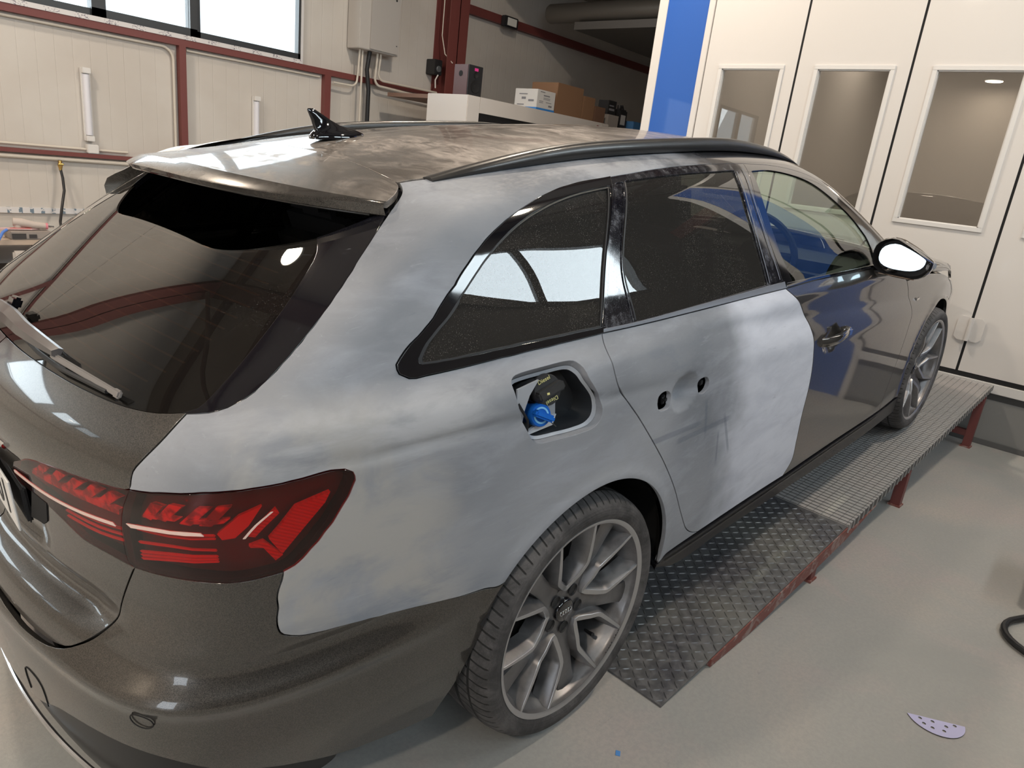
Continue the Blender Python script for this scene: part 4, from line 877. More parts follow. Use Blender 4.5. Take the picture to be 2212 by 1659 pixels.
# ---- wiper lying on the rear glass
def onw(s, t, off): 
    P_ = wrap(np.array([s]), np.array([t])); return (P_+grad(P_)*off)[0]
wip = None
def rgt(s, t, off, sg=1): v = onw(s, t, off); return Vector((v[0], v[1]*sg, v[2]))
mb = MB(); arm_p = [rgt(.115, 1.038, .030, -1), rgt(.02, 1.042, .034), rgt(.12, 1.040, .034), rgt(.22, 1.040, .030), rgt(.262, 1.040, .024)]
vs = []; fs = []
for i, (p_, w_) in enumerate(zip(arm_p, (.020, .021, .018, .014, .010))):
    u_ = Vector((.45, 0, .89)); n_ = Vector((-.89, 0, .45))
    for (a_, b_) in ((-w_, -.008), (-w_*.7, .006), (w_*.2, .009), (w_, -.002), (w_, -.010)): vs.append(p_+u_*a_+n_*b_)
for i in range(4):
    for j in range(5): fs.append((i*5+j, i*5+(j+1) % 5, (i+1)*5+(j+1) % 5, (i+1)*5+j))
fs += [tuple(range(5)), tuple(20+j for j in range(5))]; mb.add(vs, fs); wip = mb.build('rear_wiper', mat('satin_wiper_plastic', (.13, .12, .12), .28, .3, .3), car, ang=25)
mb = MB(); pts = [rgt(.10+.0, 1.032, .010, -1)]+[rgt(s_, 1.040-.016*(s_/.34), .010) for s_ in (.02, .1, .2, .27, .33)]
mb.tube(pts, .0045, 6); mb.build('wiper_blade', M['black_mat'], wip)
mb = MB(); vs = []
p0, p1 = rgt(.255, 1.036, .018), rgt(.340, 1.026, .012); dv = (p1-p0).normalized(); nv = Vector((-.86, -.2, .45)).normalized(); uv_ = dv.cross(nv).normalized()
R3 = Matrix((dv, uv_, nv)).transposed(); mb.box(tuple((p0+p1)/2), ((p1-p0).length, .012, .006), R3, .002); mb.box(tuple(p1), (.022, .015, .009), R3, .003)
mb.build('blade_tip', mat('worn_grey_rubber', (.22, .20, .19), .5), wip)
mb = MB(); q0 = rgt(.095, 1.062, .022, -1); q1 = rgt(-.0, 1.066, .022); dv = (q1-q0).normalized(); R3 = Matrix((dv, dv.cross(nv).normalized()*-1, nv)).transposed(); mb.box(tuple((q0+q1)/2-dv*.03), (.045, .026, .020), R3, .005); mb.build('wiper_nozzle', M['black_gloss'], wip)
# ---- door mirrors
for sd, lb in ((-1, 'right'), (1, 'left')):
    x0, y0, z0 = 1.80, sd*.960, 1.035
    vs = []; fs = []; k = 28; prof = [(0, 1.0), (.012, 1.04), (.04, 1.03), (.075, .94), (.105, .75), (.125, .45), (.132, .1)]
    def ol(a):    # rear-view outline: flat bottom, rounded top that falls away outward
        c_, s_ = math.cos(a), math.sin(a); r = (abs(c_)**2.6+abs(s_)**2.6)**(-1/2.6); yy = c_*r*.104; zz = s_*r*.070
        if zz > 0: zz *= 1.08-.80*max(0, (yy+.035)/.14); 
        return yy, zz+.010*(1-yy/.12)*.5
    for (dx, sc) in prof:
        for j in range(k):
            yy, zz = ol(2*math.pi*j/k); vs.append((x0+dx, y0+sd*yy*sc, z0+zz*sc+(1-sc)*.0))
    for i in range(len(prof)-1):
        for j in range(k): fs.append((i*k+j, i*k+(j+1) % k, (i+1)*k+(j+1) % k, (i+1)*k+j))
    fs.append(tuple((len(prof)-1)*k+j for j in range(k))); mb = MB(); mb.add(vs, fs); mir = mb.build('door_mirror', M['black_gloss'], car, ang=50)
    mb = MB(); vs = [(x0, y0+sd*ol(2*math.pi*j/k)[0], z0+ol(2*math.pi*j/k)[1]) for j in range(k)]; c_ = np.array(vs).mean(0)
    v2 = [tuple(c_+(np.array(v)-c_)*.88+np.array([.032, 0, 0])) for v in vs]; mb.add(vs+v2, [(j, (j+1) % k, k+(j+1) % k, k+j) for j in range(k)]+[tuple(k+j for j in range(k))]); mb.build('mirror_bezel', M['black_mat'], mir)
    g_ = MB(); vv = [tuple(c_+(np.array(v)-c_)*np.array([1, .76, .66])+np.array([.004, sd*.002, .008])) for v in vs]; g_.add([(v[0]+.148*(v[2]-c_[2])+.2236*sd*(v[1]-c_[1]), v[1], v[2]) for v in vv], [tuple(range(k))]); g_.build('mirror_glass', mat('mirror_silver', (.33, .39, .42), .01, 1.), mir)
    mb = MB(); mb.tube([(x0+.03, sd*.865, z0-.065), (x0+.045, sd*.90, z0-.055), (x0+.05, sd*.94, z0-.035)], [.024, .022, .026], 12); mb.build('mirror_foot', M['black_gloss'], mir)
    mb = MB(); mb.tube([(x0+.006+.0*i, y0+sd*(-.07+.13*i/8), z0-.0635+.004*(1-i/8)) for i in range(9)], .0024, 6); mb.build('mirror_trim', mat('copper_reflect_trim', (.5, .36, .28), .25, .8), mir)
    mb = MB(); mb.box((x0+.045, y0+sd*.098, z0-.010), (.06, .010, .024), Matrix.Rotation(sd*.25, 3, 'Z'), .004); mb.build('mirror_indicator', mat('clear_indicator', (.35, .37, .42), .08, 0, 1.), mir)
# ---- cabin
M['cabin'] = mat('dark_cabin_trim', (.025, .025, .027), .7); M['lining'] = mat('grey_headlining', (.16, .16, .155), .9)
mb = MB(); P_x = [(-.35, 1.33), (0, 1.375), (.5, 1.41), (1.0, 1.418), (1.3, 1.40), (1.42, 1.385)]
mb.add([(x, y, z) for x, z in P_x for y in (-.52, .52)], [(2*i, 2*i+1, 2*i+3, 2*i+2) for i in range(5)]); mb.build('headlining', M['lining'], car)
mb = MB(); mb.bx(-.85, 2.5, -.74, .74, .30, .33); mb.bx(-.80, .10, -.60, .60, .33, .98)
for sd in (-1, 1):
    mb.bx(.45, 2.15, sd*.80, sd*.835, .30, 1.00)
mb.bx(2.05, 2.55, -.76, .76, .40, .92, .05); mb.build('cabin_trim', M['cabin'], car)
def seat(x, y, w_, nm):
    s_ = MB(); s_.box((x+.10, y, .52), (.52, w_, .20), None, .06); 
    s_.box((x-.20, y, .86), (.16, w_*.95, .62), Matrix.Rotation(-.28, 3, 'Y'), .06); o = s_.build(nm, M['cabin'], car)
    h_ = MB(); h_.box((x-.30, y, 1.24), (.10, .26, .18), Matrix.Rotation(-.2, 3, 'Y'), .04); h_.build('head_restraint', M['cabin'], o); return o
seat(1.28, -.37, .50, 'front_seat'); seat(1.28, .37, .50, 'front_seat'); seat(.38, -.38, .52, 'rear_seat'); seat(.38, .38, .52, 'rear_seat')
mb = MB(); Rw = Matrix.Translation((1.80, -.37, .98)) @ Matrix.Rotation(math.radians(68), 4, 'Y'); n = 36
pts = [Rw@Vector((.18*math.cos(2*math.pi*i/n), .18*math.sin(2*math.pi*i/n), 0)) for i in range(n+1)]
mb.tube(pts, .015, 8, cap=False); mb.tube([Rw@Vector((-.17, 0, 0)), Rw@Vector((.0, 0, 0)), Rw@Vector((.0, .17, 0))], .018, 8); mb.tube([Rw@Vector((0, -.17, 0)), Rw@Vector((0, 0, 0))], .018, 8); mb.tube([Rw@Vector((0, 0, -.02)), Rw@Vector((0, 0, .02))], .06, 16)
mb.build('steering_wheel', M['cabin'], car)
# ---- wheels
m = mat('dusty_tyre_rubber', (.035, .034, .034), .75); q = NB(m); x = q.xyz(); ang = q.math('ARCTAN2', x[2], x[0]); rr = q.math('SQRT', q.math('ADD', q.math('MULTIPLY', x[0], x[0]), q.math('MULTIPLY', x[2], x[2])))
dst = q.mr(q.noise(9, 6, .7, None, .5), .35, .72, .05, .75); spk = q.mr(q.noise(420, 2, .5), .62, .72, 0, .35)
col = q.mix(q.math('MINIMUM', q.math('ADD', dst, spk), .9), (.028, .027, .028), (.155, .145, .145))
yy = x[1]; sl = q.math('ADD', q.math('MULTIPLY', ang, 76/(2*math.pi)), q.math('MULTIPLY', yy, 9.0)); fr_ = q.math('FRACT', sl)
slit = q.math('MULTIPLY', q.mr(q.math('ABSOLUTE', q.math('SUBTRACT', fr_, .5)), .05, .09, 1, 0), q.mr(rr, .3135, .3175))
slit = q.math('MULTIPLY', slit, q.mr(q.math('ABSOLUTE', yy), .030, .036))
circ = q.math('MAXIMUM', q.mr(q.math('ABSOLUTE', q.math('SUBTRACT', q.math('ABSOLUTE', yy), .030)), .0045, .0060, 1, 0), q.mr(q.math('ABSOLUTE', q.math('SUBTRACT', q.math('ABSOLUTE', yy), .072)), .0025, .0035, 1, 0))
circ = q.math('MULTIPLY', circ, q.mr(rr, .320, .323)); hgt = q.math('SUBTRACT', 1.0, q.math('MAXIMUM', slit, circ))
ringl = q.math('MULTIPLY', q.mr(q.math('SINE', q.math('MULTIPLY', rr, 900)), .4, .9), q.math('MULTIPLY', q.mr(rr, .272, .276), q.mr(rr, .312, .308)))
col = q.mix(q.math('MAXIMUM', slit, circ), col, (.008, .008, .008)); q.set('Base Color', col)
q.bump(q.math('ADD', hgt, q.math('MULTIPLY', ringl, .06)), .9, .006); M['tyre'] = m
m = mat('dusty_grey_rim', (.16, .155, .155), .42, .75); q = NB(m); f = q.mr(q.noise(14, 5, .65), .35, .75, 0, .6)
q.set('Base Color', q.mix(f, (.19, .185, .19), (.36, .35, .35))); q.set('Roughness', q.mr(f, 0, .6, .34, .6)); M['rim'] = m
M['rim_edge'] = mat('machined_rim_edge', (.50, .50, .51), .32, .8); M['disc'] = mat('brake_disc_steel', (.045, .042, .040), .5, .6)
M['bore'] = mat('shaded_bore', (.05, .05, .052), .5, .5)
def wheel(x, sd, spin=0., steer=0., first=None):
    e = empty('road_wheel', (x, sd*.800, .33), 0, car)
    e.rotation_euler = (0, spin, 0) if sd < 0 else (0, -spin, math.pi)
    if first is not None:
        for ch in first.children:
            c = ch.copy(); COL.objects.link(c); c.parent = e
            for g in ch.children: d = g.copy(); COL.objects.link(d); d.parent = c
        return e
    # local frame: y = -.115 is the outer face (towards -y)
    mb = MB(); pr = [(.262, -.098), (.270, -.118), (.285, -.126), (.300, -.1265), (.312, -.122), (.3205, -.112), (.3270, -.096), (.3320, -.070), (.3345, -.030), (.335, 0)]
    pr = pr+[(r, -h) for r, h in pr[:-1][::-1]]; mb.lathe(pr, 128, 'Y'); mb.build('tyre', M['tyre'], e, ang=60)
    mb = MB(); text_bits = mb
    mb = MB(); bar_ = [(.266, -.112), (.2715, -.1165), (.2705, -.1195), (.266, -.1190), (.2595, -.114), (.2585, -.105), (.2570, -.098), (.248, -.085), (.243, -.06), (.240, .02), (.243, .09), (.262, .115)]
    mb.lathe(bar_, 112, 'Y'); rim = mb.build('rim', M['rim'], e, ang=40)
    mb = MB(); mb.lathe([(.2665, -.1125), (.2725, -.117), (.2715, -.1206), (.2665, -.1206), (.2590, -.1150)], 112, 'Y'); mb.build('rim_lip', M['rim_edge'], rim, ang=50)
    def face(r): return float(np.interp(r, [.0, .05, .075, .11, .16, .22, .262], [-.070, -.072, -.078, -.092, -.104, -.110, -.113]))
    # five V spokes: arms with a narrow crest and wide flanks
    arms = MB(); crest = MB(); rec = MB(); A0 = math.radians(93.6)
    def pol(r, a): return np.array([r*math.cos(a), 0, r*math.sin(a)])
    for kV in range(5):
        ac = A0-kV*2*math.pi/5
        for sg in (-1, 1):
            rad = np.array([math.cos(ac), 0, math.sin(ac)]); lat = np.array([-math.sin(ac), 0, math.cos(ac)])*sg
            raw = [(.256, .0635), (.215, .0605), (.175, .0575), (.140, .0545), (.131, .0525), (.124, .0480), (.105, .0320), (.088, .0170), (.078, .0075), (.073, 0)]
            pts = [rad*a_+lat*b_ for a_, b_ in raw]; path = [(math.hypot(a_, b_), 0) for a_, b_ in raw]
            n = len(pts)
            T = [(pts[min(i+1, n-1)]-pts[max(i-1, 0)]) for i in range(n)]; T = [t/np.linalg.norm(t) for t in T]
            vs = []; cs = []
            for i in range(n):
                nn = np.array([-T[i][2], 0, T[i][0]]); 
                ctr = pol(path[i][0], ac); 
                if np.dot(nn, ctr-pts[i]) < 0: nn = -nn        # nn points into the V opening
                if i == n-1: nn = pol(1, ac)
                f_ = face(path[i][0]); u = 1-min(1, max(0, (path[i][0]-.10)/.16)); hw = .0038+.0034*u
                inn = .013 if path[i][0] > .125 else (.010 if path[i][0] > .10 else .005)
                row = [(pts[i]-nn*(hw+.012), f_+.050), (pts[i]-nn*(hw+.004), f_+.012), (pts[i]-nn*hw, f_), (pts[i]+nn*hw, f_), (pts[i]+nn*(hw+.004), f_+.006), (pts[i]+nn*(hw+inn), f_+.050)]
                vs += [(q_[0], h_, q_[2]) for q_, h_ in row]
                cs += [(q_[0], h_-.0012, q_[2]) for q_, h_ in ((pts[i]-nn*hw, f_+.001), (pts[i]-nn*hw*.9, f_), (pts[i]+nn*hw*.9, f_), (pts[i]+nn*hw, f_+.001))]
            arms.add(vs, [(i*6+j, i*6+j+1, (i+1)*6+j+1, (i+1)*6+j) for i in range(n-1) for j in range(5)]+[(0, 1, 2, 3, 4, 5)])
            crest.add(cs, [(i*4+j, i*4+j+1, (i+1)*4+j+1, (i+1)*4+j) for i in range(n-1) for j in range(3)])
        # broad recessed spoke between two V's
        am = ac-math.pi/5; vs = []; rs = [.040, .075, .11, .16, .21, .256]; wd = [.026, .027, .024, .023, .026, .034]
        for r, w_ in zip(rs, wd):
            c_ = pol(r, am); t_ = np.array([-math.sin(am), 0, math.cos(am)]); f_ = face(r)+float(np.interp(r, [.04, .075, .11, .256], [.004, .008, .020, .022]))
            for (a_, b_) in ((-w_-.006, .030), (-w_, .003), (-w_*.55, 0), (w_*.55, 0), (w_, .003), (w_+.006, .030)): v_ = c_+t_*a_; vs.append((v_[0], f_+b_, v_[2]))
        rec.add(vs, [(i*6+j, i*6+j+1, (i+1)*6+j+1, (i+1)*6+j) for i in range(5) for j in range(5)])
        # rim-side pads that carry the inner ends of the windows
    arms.build('v_spokes', M['rim'], rim, ang=30); crest.build('spoke_edges', M['rim_edge'], rim, ang=30); rec.build('recessed_spokes', M['rim'], rim, ang=30)
    mb = MB(); mb.lathe([(.0, -.066), (.030, -.066), (.040, -.068), (.070, -.069), (.078, -.062), (.080, -.03)], 64, 'Y'); hubm = mb.build('hub', M['rim'], rim, ang=40)
    for kV in range(5):
        am = A0-kV*2*math.pi/5-math.pi/5; c_ = pol(.056, am)
        mb = MB(); mb.lathe([(.0175, -.0735), (.0160, -.0745), (.0150, -.070), (0.0, -.0695)], 20, 'Y', tuple(c_)); mb.build('bolt_hole', M['bore'], hubm)
    mb = MB(); mb.lathe([(0, -.0785), (.028, -.0785), (.031, -.077), (.033, -.073), (.0335, -.066)], 48, 'Y'); cap = mb.build('hub_cap', M['black_gloss'], rim, ang=40)
    mb = MB(); 
    for i in range(4):
        cx_ = (-1.5+i)*.0100; mb.tube([(cx_+.0066*math.cos(2*math.pi*j/24), -.0790, .0066*math.sin(2*math.pi*j/24)) for j in range(25)], .0010, 6, cap=False)
    rg_ = mb.build('ring_emblem', M['chrome'], cap); 
    mb = MB(); v_ = pol(.205, math.radians(-50)); mb.tube([tuple(v_+np.array([0, -.050, 0])), tuple(pol(.190, math.radians(-50))+np.array([0, -.085, 0]))], [.004, .0055], 10); mb.build('tyre_valve', M['black_mat'], rim)
    mb = MB(); mb.lathe([(.06, -.02), (.165, -.02), (.165, .01), (.06, .01)], 64, 'Y', close=True); mb.build('brake_disc', M['disc'], e)
    mb = MB(); mb.lathe([(0, .02), (.235, .02), (.235, .03), (0, .03)], 48, 'Y'); mb.build('wheel_shade_disc', M['dark'], e)  # added black disc, standing in for the shade behind the spokes
    tmb = MB(); 
    for i, ch in enumerate('Audi Sport'):
        a = math.radians(-38-i*1.75)
        if ch != ' ': text_mb(tmb, ch, .011, Matrix.Translation((.2535*math.cos(a), -.1150, .2535*math.sin(a))) @ Matrix(((1, 0, 0, 0), (0, 0, -1, 0), (0, 1, 0, 0), (0, 0, 0, 1))) @ Matrix.Rotation(a+math.pi/2, 4, 'Z'), .0004)
    tmb.build('rim_lettering', M['dark'], rim)
    return e
w1 = wheel(0, -1); wheel(2.82, -1, .55, 0, w1); wheel(0, 1, .3, 0, w1); wheel(2.82, 1, 1.1, 0, w1)
# ================================================================== THE HALL
M['wall'] = mat('cream_panel', (.56, .515, .465), .55); M['red'] = mat('oxide_red_paint', (.165, .045, .040), .5)
M['beam'] = mat('brown_beam_paint', (.10, .055, .045), .6)
m = M['wall']; q = NB(m); x = q.xyz(); q.set('Base Color', q.mix(q.mr(q.noise(1.1, 4, .6), .3, .7), (.55, .505, .46), (.60, .565, .525)))
rib = q.math('PINGPONG', q.math('MULTIPLY', x[0], 1.0), .066); q.bump(q.mr(rib, .0, .006), .3, .005)
M['wallr'] = M['wall']
m = mat('concrete', (.33, .31, .29), .6); q = NB(m); c0 = q.coord()
a = q.noise(.9, 6, .6, c0, .4); b_ = q.noise(2.3, 6, .65, q.coord(loc=(5, 3, 0)), .6); sp = q.noise(75, 4, .7, c0); sc = q.noise(7, 8, .75, q.coord((1, 4, 1), rot=(0, 0, .5)), 2.0)
c = q.ramp(a, [(.30, (.285, .295, .282)), (.50, (.365, .362, .345)), (.70, (.455, .405, .365))])
c = q.mix(q.mr(b_, .50, .72, 0, .8), c, (.425, .370, .355)); c = q.mix(q.mr(sp, .35, .65, 0, .4), c, (.29, .29, .28)); c = q.mix(q.mr(sc, .62, .68, 0, .35), c, (.20, .20, .19))
q.set('Base Color', c); q.set('Roughness', q.mr(a, .3, .7, .45, .62)); q.bump(sp, .12, .004); M['floor'] = m
M['white'] = mat('white_lacquer', (.72, .70, .68), .35, 0, .2); M['cream_pipe'] = mat('cream_plastic_pipe', (.62, .57, .50), .4)
M['anthr'] = mat('anthracite_frame', (.035, .038, .042), .4)
def bxo(name, x0, x1, y0, y1, z0, z1, m, parent=None, bev=0., **kw):
    mb = MB(); mb.bx(x0, x1, y0, y1, z0, z1, bev); return mb.build(name, m, parent)
struct(bxo('floor', WB, WF, WR-.2, WL+.2, -.12, 0, M['floor']))
m = mat('ceiling_panel', (.28, .25, .225), .7); struct(bxo('ceiling', WB, WF, WR-.2, WL+.2, HC, HC+.1, m))
struct(bxo('ceiling', 5.35, WF, WR, WL, 3.78, 3.86, m)); struct(bxo('trim_30', 5.30, 5.42, WR, WL, 3.70, 3.92, M['red']))  # unseen lower ceiling, added to block light from the far end
def wall_with_openings(name, x0, x1, y0, y1, z1, ops, m, axis='x'):
    """wall slab along x (or y) with rectangular openings (a,b,zlo,zhi)"""
    mb = MB(); ops = sorted(ops); cur = x0
    def B(a, b, za, zb):
        if b-a < 1e-4 or zb-za < 1e-4: return
        if axis == 'x': mb.bx(a, b, y0, y1, za, zb)
        else: mb.bx(y0, y1, a, b, za, zb)
    for a, b, za, zb in ops: B(cur, a, 0, z1); B(a, b, 0, za); B(a, b, zb, z1); cur = b
    B(cur, x1, 0, z1); return struct(mb.build(name, m, smooth=False))
LW = [(-6.6, -4.7, 2.24, 3.0), (-4.3, -2.6, 1.95, 2.9), (.35, 3.04, 2.17, 3.45)]
RWN = [(-4.2, -.2, 2.92, 3.80), (.95, 4.15, 2.92, 3.80)]
wall_with_openings('wall_left', WB, WF, WL, WL+.12, HC, LW, M['wall'])
m = mat('shade_toned_panel', (.07, .066, .064), .7); wall_with_openings('wall_right', WB, WF, WR-.12, WR, HC, RWN, m)  # right wall colour darkened to carry its backlit dimness
m = mat('cream_panel_back', (.60, .545, .485), .6); wall_with_openings('wall_back', WR, WL, WB-.12, WB, HC, [(-3.3, -1.5, .0, 2.8)], m, 'y')
m = mat('grey_end_panel', (.30, .28, .26), .6); struct(bxo('wall_front', WF, WF+.12, WR, WL, 0, HC, m))
def window(n, x0, x1, z0, z1, y, sgn, mull, ang=None):
    """anthracite frame with mullions and panes; y = inner wall plane, sgn = direction to the room"""
    f = MB(); yo, yi = y-sgn*.05, y+sgn*.02
    f.bx(x0, x1, yo, yi, z0, z0+.055); f.bx(x0, x1, yo, yi, z1-.055, z1); f.bx(x0, x0+.05, yo, yi, z0, z1); f.bx(x1-.03, x1, yo, yi, z0, z1)
    for a, b in mull: f.bx(a, b, yo, yi, z0, z1)
    w_ = struct(f.build('window_%d' % n, M['anthr'])); 
    g = MB(); g.bx(x0+.02, x1-.02, y-sgn*.030, y-sgn*.026, z0+.02, z1-.02); g.build('pane', M['glass_win'], w_); return w_
w1_ = window(1, .35, 3.04, 2.17, 3.45, WL-.0, -1, [(1.07, 1.125), (1.885, 1.99)])
mb = MB(); mb.bx(1.07, 1.18, WL-.045, WL-.01, 2.17, 3.4); mb.bx(1.885, 1.95, WL-.045, WL-.01, 2.17, 3.4); mb.bx(1.07, 1.95, WL-.045, WL-.01, 2.17, 2.235); mb.build('sash', M['anthr'], w1_)
window(2, -6.6, -4.7, 2.24, 3.0, WL, -1, [(-5.7, -5.55)]); window(5, -4.3, -2.6, 1.95, 2.9, WL, -1, [])
window(3, -4.2, -.2, 2.92, 3.80, WR, 1, [(-2.9, -2.8), (-1.55, -1.45)]); window(4, .95, 4.15, 2.92, 3.80, WR, 1, [(2.18, 2.34)])
# printed protective film left on the window frame
m = mat('printed_film', (.68, .66, .66), .4); q = NB(m); x = q.xyz(); f1 = q.mr(q.noise(60, 2, .5, q.coord((1, .1, 2))), .55, .6); f2 = q.mr(q.math('PINGPONG', x[0], .11), .05, .06)
q.set('Base Color', q.mix(q.math('MULTIPLY', f1, f2), (.68, .66, .66), (.20, .18, .22)))
mb = MB(); mb.bx(.35, 3.03, WL-.066, WL-.060, 2.130, 2.168); mb.bx(3.035, 3.060, WL-.03, WL-.02, 2.13, 3.45); struct(mb.build('trim_1', m))
# red steel: window rail, lower rail, posts
mb = MB(); mb.bx(-2.55, 4.96, 5.20, WL, 2.072, 2.130); struct(mb.build('trim_2', M['red']))
mb = MB(); mb.bx(-6, 4.96, 5.20, WL, 1.040, 1.072); struct(mb.build('trim_3', M['red']))
mb = MB(); mb.bx(5.2, WF, 5.19, WL, 3.10, 3.20); struct(mb.build('trim_4', M['red']))
mb = MB(); mb.bx(5.2, WF, 5.19, WL, 1.80, 1.90); struct(mb.build('trim_5', M['red']))
for i, (a, b) in enumerate(((1.77, 1.83), (3.31, 3.385), (-1.1, -1.02), (-2.45, -2.38))):
    struct(bxo('trim_%d' % (6+i), a, b, 5.195, WL, 0, 2.075, M['red']))
def hbeam(name, x0, x1, y0, y1, z1):
    mb = MB(); mb.bx(x0, x1, y0, y0+.014, 0, z1); mb.bx(x0, x1, y1-.014, y1, 0, z1); mb.bx((x0+x1)/2-.006, (x0+x1)/2+.006, y0, y1, 0, z1); return struct(mb.build(name, M['red'], smooth=False))
hbeam('trim_10', 4.87, 5.17, 5.0, WL, HC); hbeam('trim_11', -2.0, -1.7, 5.0, WL, HC)
struct(bxo('trim_12', 4.87, 5.17, WR, WL, HC-.16, HC, M['beam'])); struct(bxo('trim_13', -2.0, -1.7, WR, WL, HC-.16, HC, M['beam'])); struct(bxo('trim_14', -8.0, -7.8, WR, WL, HC-.16, HC, M['beam']))
for i in range(7):
    y = -2.9+i*1.25; struct(bxo('trim_%d' % (15+i), WB, WF, y, y+.09, HC-.14, HC-.0, M['beam']))
mb = MB(); mb.tube([(-1.85, -3.4, HC-.4), (3.2, 4.9, HC-.3)], .03, 8); struct(mb.build('trim_22', M['beam']))
mb = MB(); mb.tube([(-1.85, 4.9, HC-.4), (-7.9, -2.4, HC-.3)], .03, 8); struct(mb.build('trim_23', M['beam']))
# round ceiling lamps (warm) : visible disc plus the light it gives
for i, (x, y, p_) in enumerate([(-1.05, 3.55, 80), (2.6, 1.5, 105), (-4.6, 1.2, 150), (2.3, -2.0, 60), (-4.8, -2.2, 90), (-8.3, 1.25, 40)]):
    drop = 1.15 if i == 5 else .42
    e = empty('ceiling_lamp', (x, y, HC-drop)); 
    mb = MB(); mb.lathe([(0, .10), (.10, .10), (.17, .03), (.175, 0), (.165, 0)], 32, 'Z'); mb.tube([(0, 0, .1), (0, 0, drop)], .008, 6); mb.build('lamp_body', M['white'], e)
    mb = MB(); mb.lathe([(0, .004), (.16, .004)], 32, 'Z'); mb.build('lamp_disc', mat('lamp_glow_%d' % i, (1, .9, .75), .5, emis=(1.0, .88, .70), es=16), e)
    l = bpy.data.lights.new('ceiling_lamp_light', 'AREA'); l.shape = 'DISK'; l.size = .3; l.energy = p_; l.color = (1.0, .86, .70); lo = bpy.data.objects.new('lamp_light', l); COL.objects.link(lo); lo.parent = e; lo.location = (0, 0, -.01)
    where = ['behind the parked car toward the windows', 'above the bonnet', 'over the open space behind the car', 'above the ramp on the window side', 'in the rear right bay', 'low near the back wall']
    tag(e, 'round warm white ceiling lamp hanging '+where[i], 'ceiling lamp', 'round ceiling lamps')
# ---- wall fittings
def pipe(name, pts, r, m, label, cat='pipe', group=None):
    mb = MB(); mb.tube(pts, r, 10); o = mb.build(name, m); tag(o, label, cat, group); return o
yw = 5.175
def arc(cx, cz, r, a0, a1, y, n=8): return [(cx+r*math.cos(math.radians(a0+(a1-a0)*i/n)), y, cz+r*math.sin(math.radians(a0+(a1-a0)*i/n))) for i in range(n+1)]
pipe('conduit', [(-6, 5.235, 2.045), (1.63, 5.235, 2.045)]+arc(1.63, 1.945, .10, 90, 0, 5.235)+[(1.73, 5.235, 0.1)], .011, M['cream_pipe'], 'cream conduit under window rail bending down the left red post', 'conduit')
pipe('conduit', [(1.85, 5.235, 2.045), (3.27, 5.235, 2.045)], .010, M['cream_pipe'], 'cream conduit under window rail right of the first red post', 'conduit')
pipe('conduit', [(-6, 5.235, 1.105), (1.3, 5.235, 1.105)], .010, M['cream_pipe'], 'thin cream conduit above the lower red rail at left', 'conduit')
pipe('air_pipe', [(-6, 5.225, 1.010), (1.60, 5.225, 1.010)], .016, M['cream_pipe'], 'cream compressed air pipe below the lower red rail', 'pipe')
M['tube_on'] = mat('milky_tube_cover', (.74, .74, .80), .3)
def wall_light(x, z0, z1, lab):
    e = empty('wall_tube_light', (x, 5.23, z0)); L = z1-z0
    mb = MB(); mb.bx(-.036, .036, -.0, .028, 0, L, .004); mb.build('light_base', M['white'], e)
    mb = MB(); mb.lathe([(.026, .05), (.026, L-.05)], 20, 'Z', (0, -.004, 0)); mb.build('light_cover', M['tube_on'], e)
    for zz in (0, L-.045):
        mb = MB(); mb.bx(-.032, .032, -.036, .0, zz, zz+.045, .004); mb.build('end_cap', M['white'], e)
    return tag(e, lab, 'wall light', 'vertical tube lights on the window wall')
wall_light(.995, 1.175, 1.76, 'vertical tube light on wall left of the first red post')
wall_light(2.54, 1.175, 1.75, 'vertical tube light on wall partly hidden by the roof rail')
o = bxo('junction_box', .965, 1.055, 5.20, WL, 1.075, 1.150, M['white'], None, .006); tag(o, 'small white junction box below the left tube light', 'junction box')
# brass tap and black air hose
e = empty('air_hose', (.745, 5.20, .98)); mb = MB(); hp = [(0, 0, -.05), (.005, -.02, -.12), (.0, -.05, -.22), (-.04, -.10, -.34), (-.10, -.22, -.46), (-.15, -.40, -.50)]
hp = [Vector(a) for a in cr3(hp)] if 'cr3' in globals() else hp; mb.tube(hp, .011, 8); mb.build('hose', M['black_mat'], e)
mb = MB(); mb.lathe([(.014, .02), (.016, -.01), (.020, -.02), (.012, -.05), (.013, -.06)], 14, 'Z'); mb.tube([(-.02, -.02, -.01), (.02, -.02, -.01)], .006, 8); mb.build('brass_fitting', mat('brass', (.55, .36, .12), .35, 1.), e)
tag(e, 'black air hose hanging from brass fitting on the cream pipe', 'hose')
# ---- electric cabinet with conduits
e = empty('electric_cabinet', (3.88, 5.03, 2.39)); mb = MB(); mb.bx(-.27, .27, -.0, .22, 0, .80, .006); mb.build('cabinet_body', mat('light_grey_steel', (.50, .47, .44), .45), e)
mb = MB(); mb.bx(-.135, .245, -.016, -.002, .012, .79, .004); dr = mb.build('cabinet_door', mat('grey_cabinet_door', (.42, .395, .375), .45), e)
mb = MB(); mb.lathe([(0, -.022), (.010, -.022), (.010, -.01)], 14, 'Y', (.19, 0, .55)); mb.lathe([(0, -.02), (.006, -.02), (.006, -.01)], 14, 'Y', (.22, 0, .10)); mb.build('cabinet_lock', M['black_mat'], dr)
tag(e, 'grey steel electric cabinet mounted high left of the red column', 'cabinet')
G = 'conduits below the electric cabinet'
pipe('conduit', [(3.69, 5.12, 2.39), (3.69, 5.14, 2.16)]+arc(3.61, 2.09, .08, 0, -90, 5.15)+[(3.39, 5.16, 2.01)], .011, M['cream_pipe'], 'leftmost conduit under electric cabinet turning left along the rail', 'conduit', G)
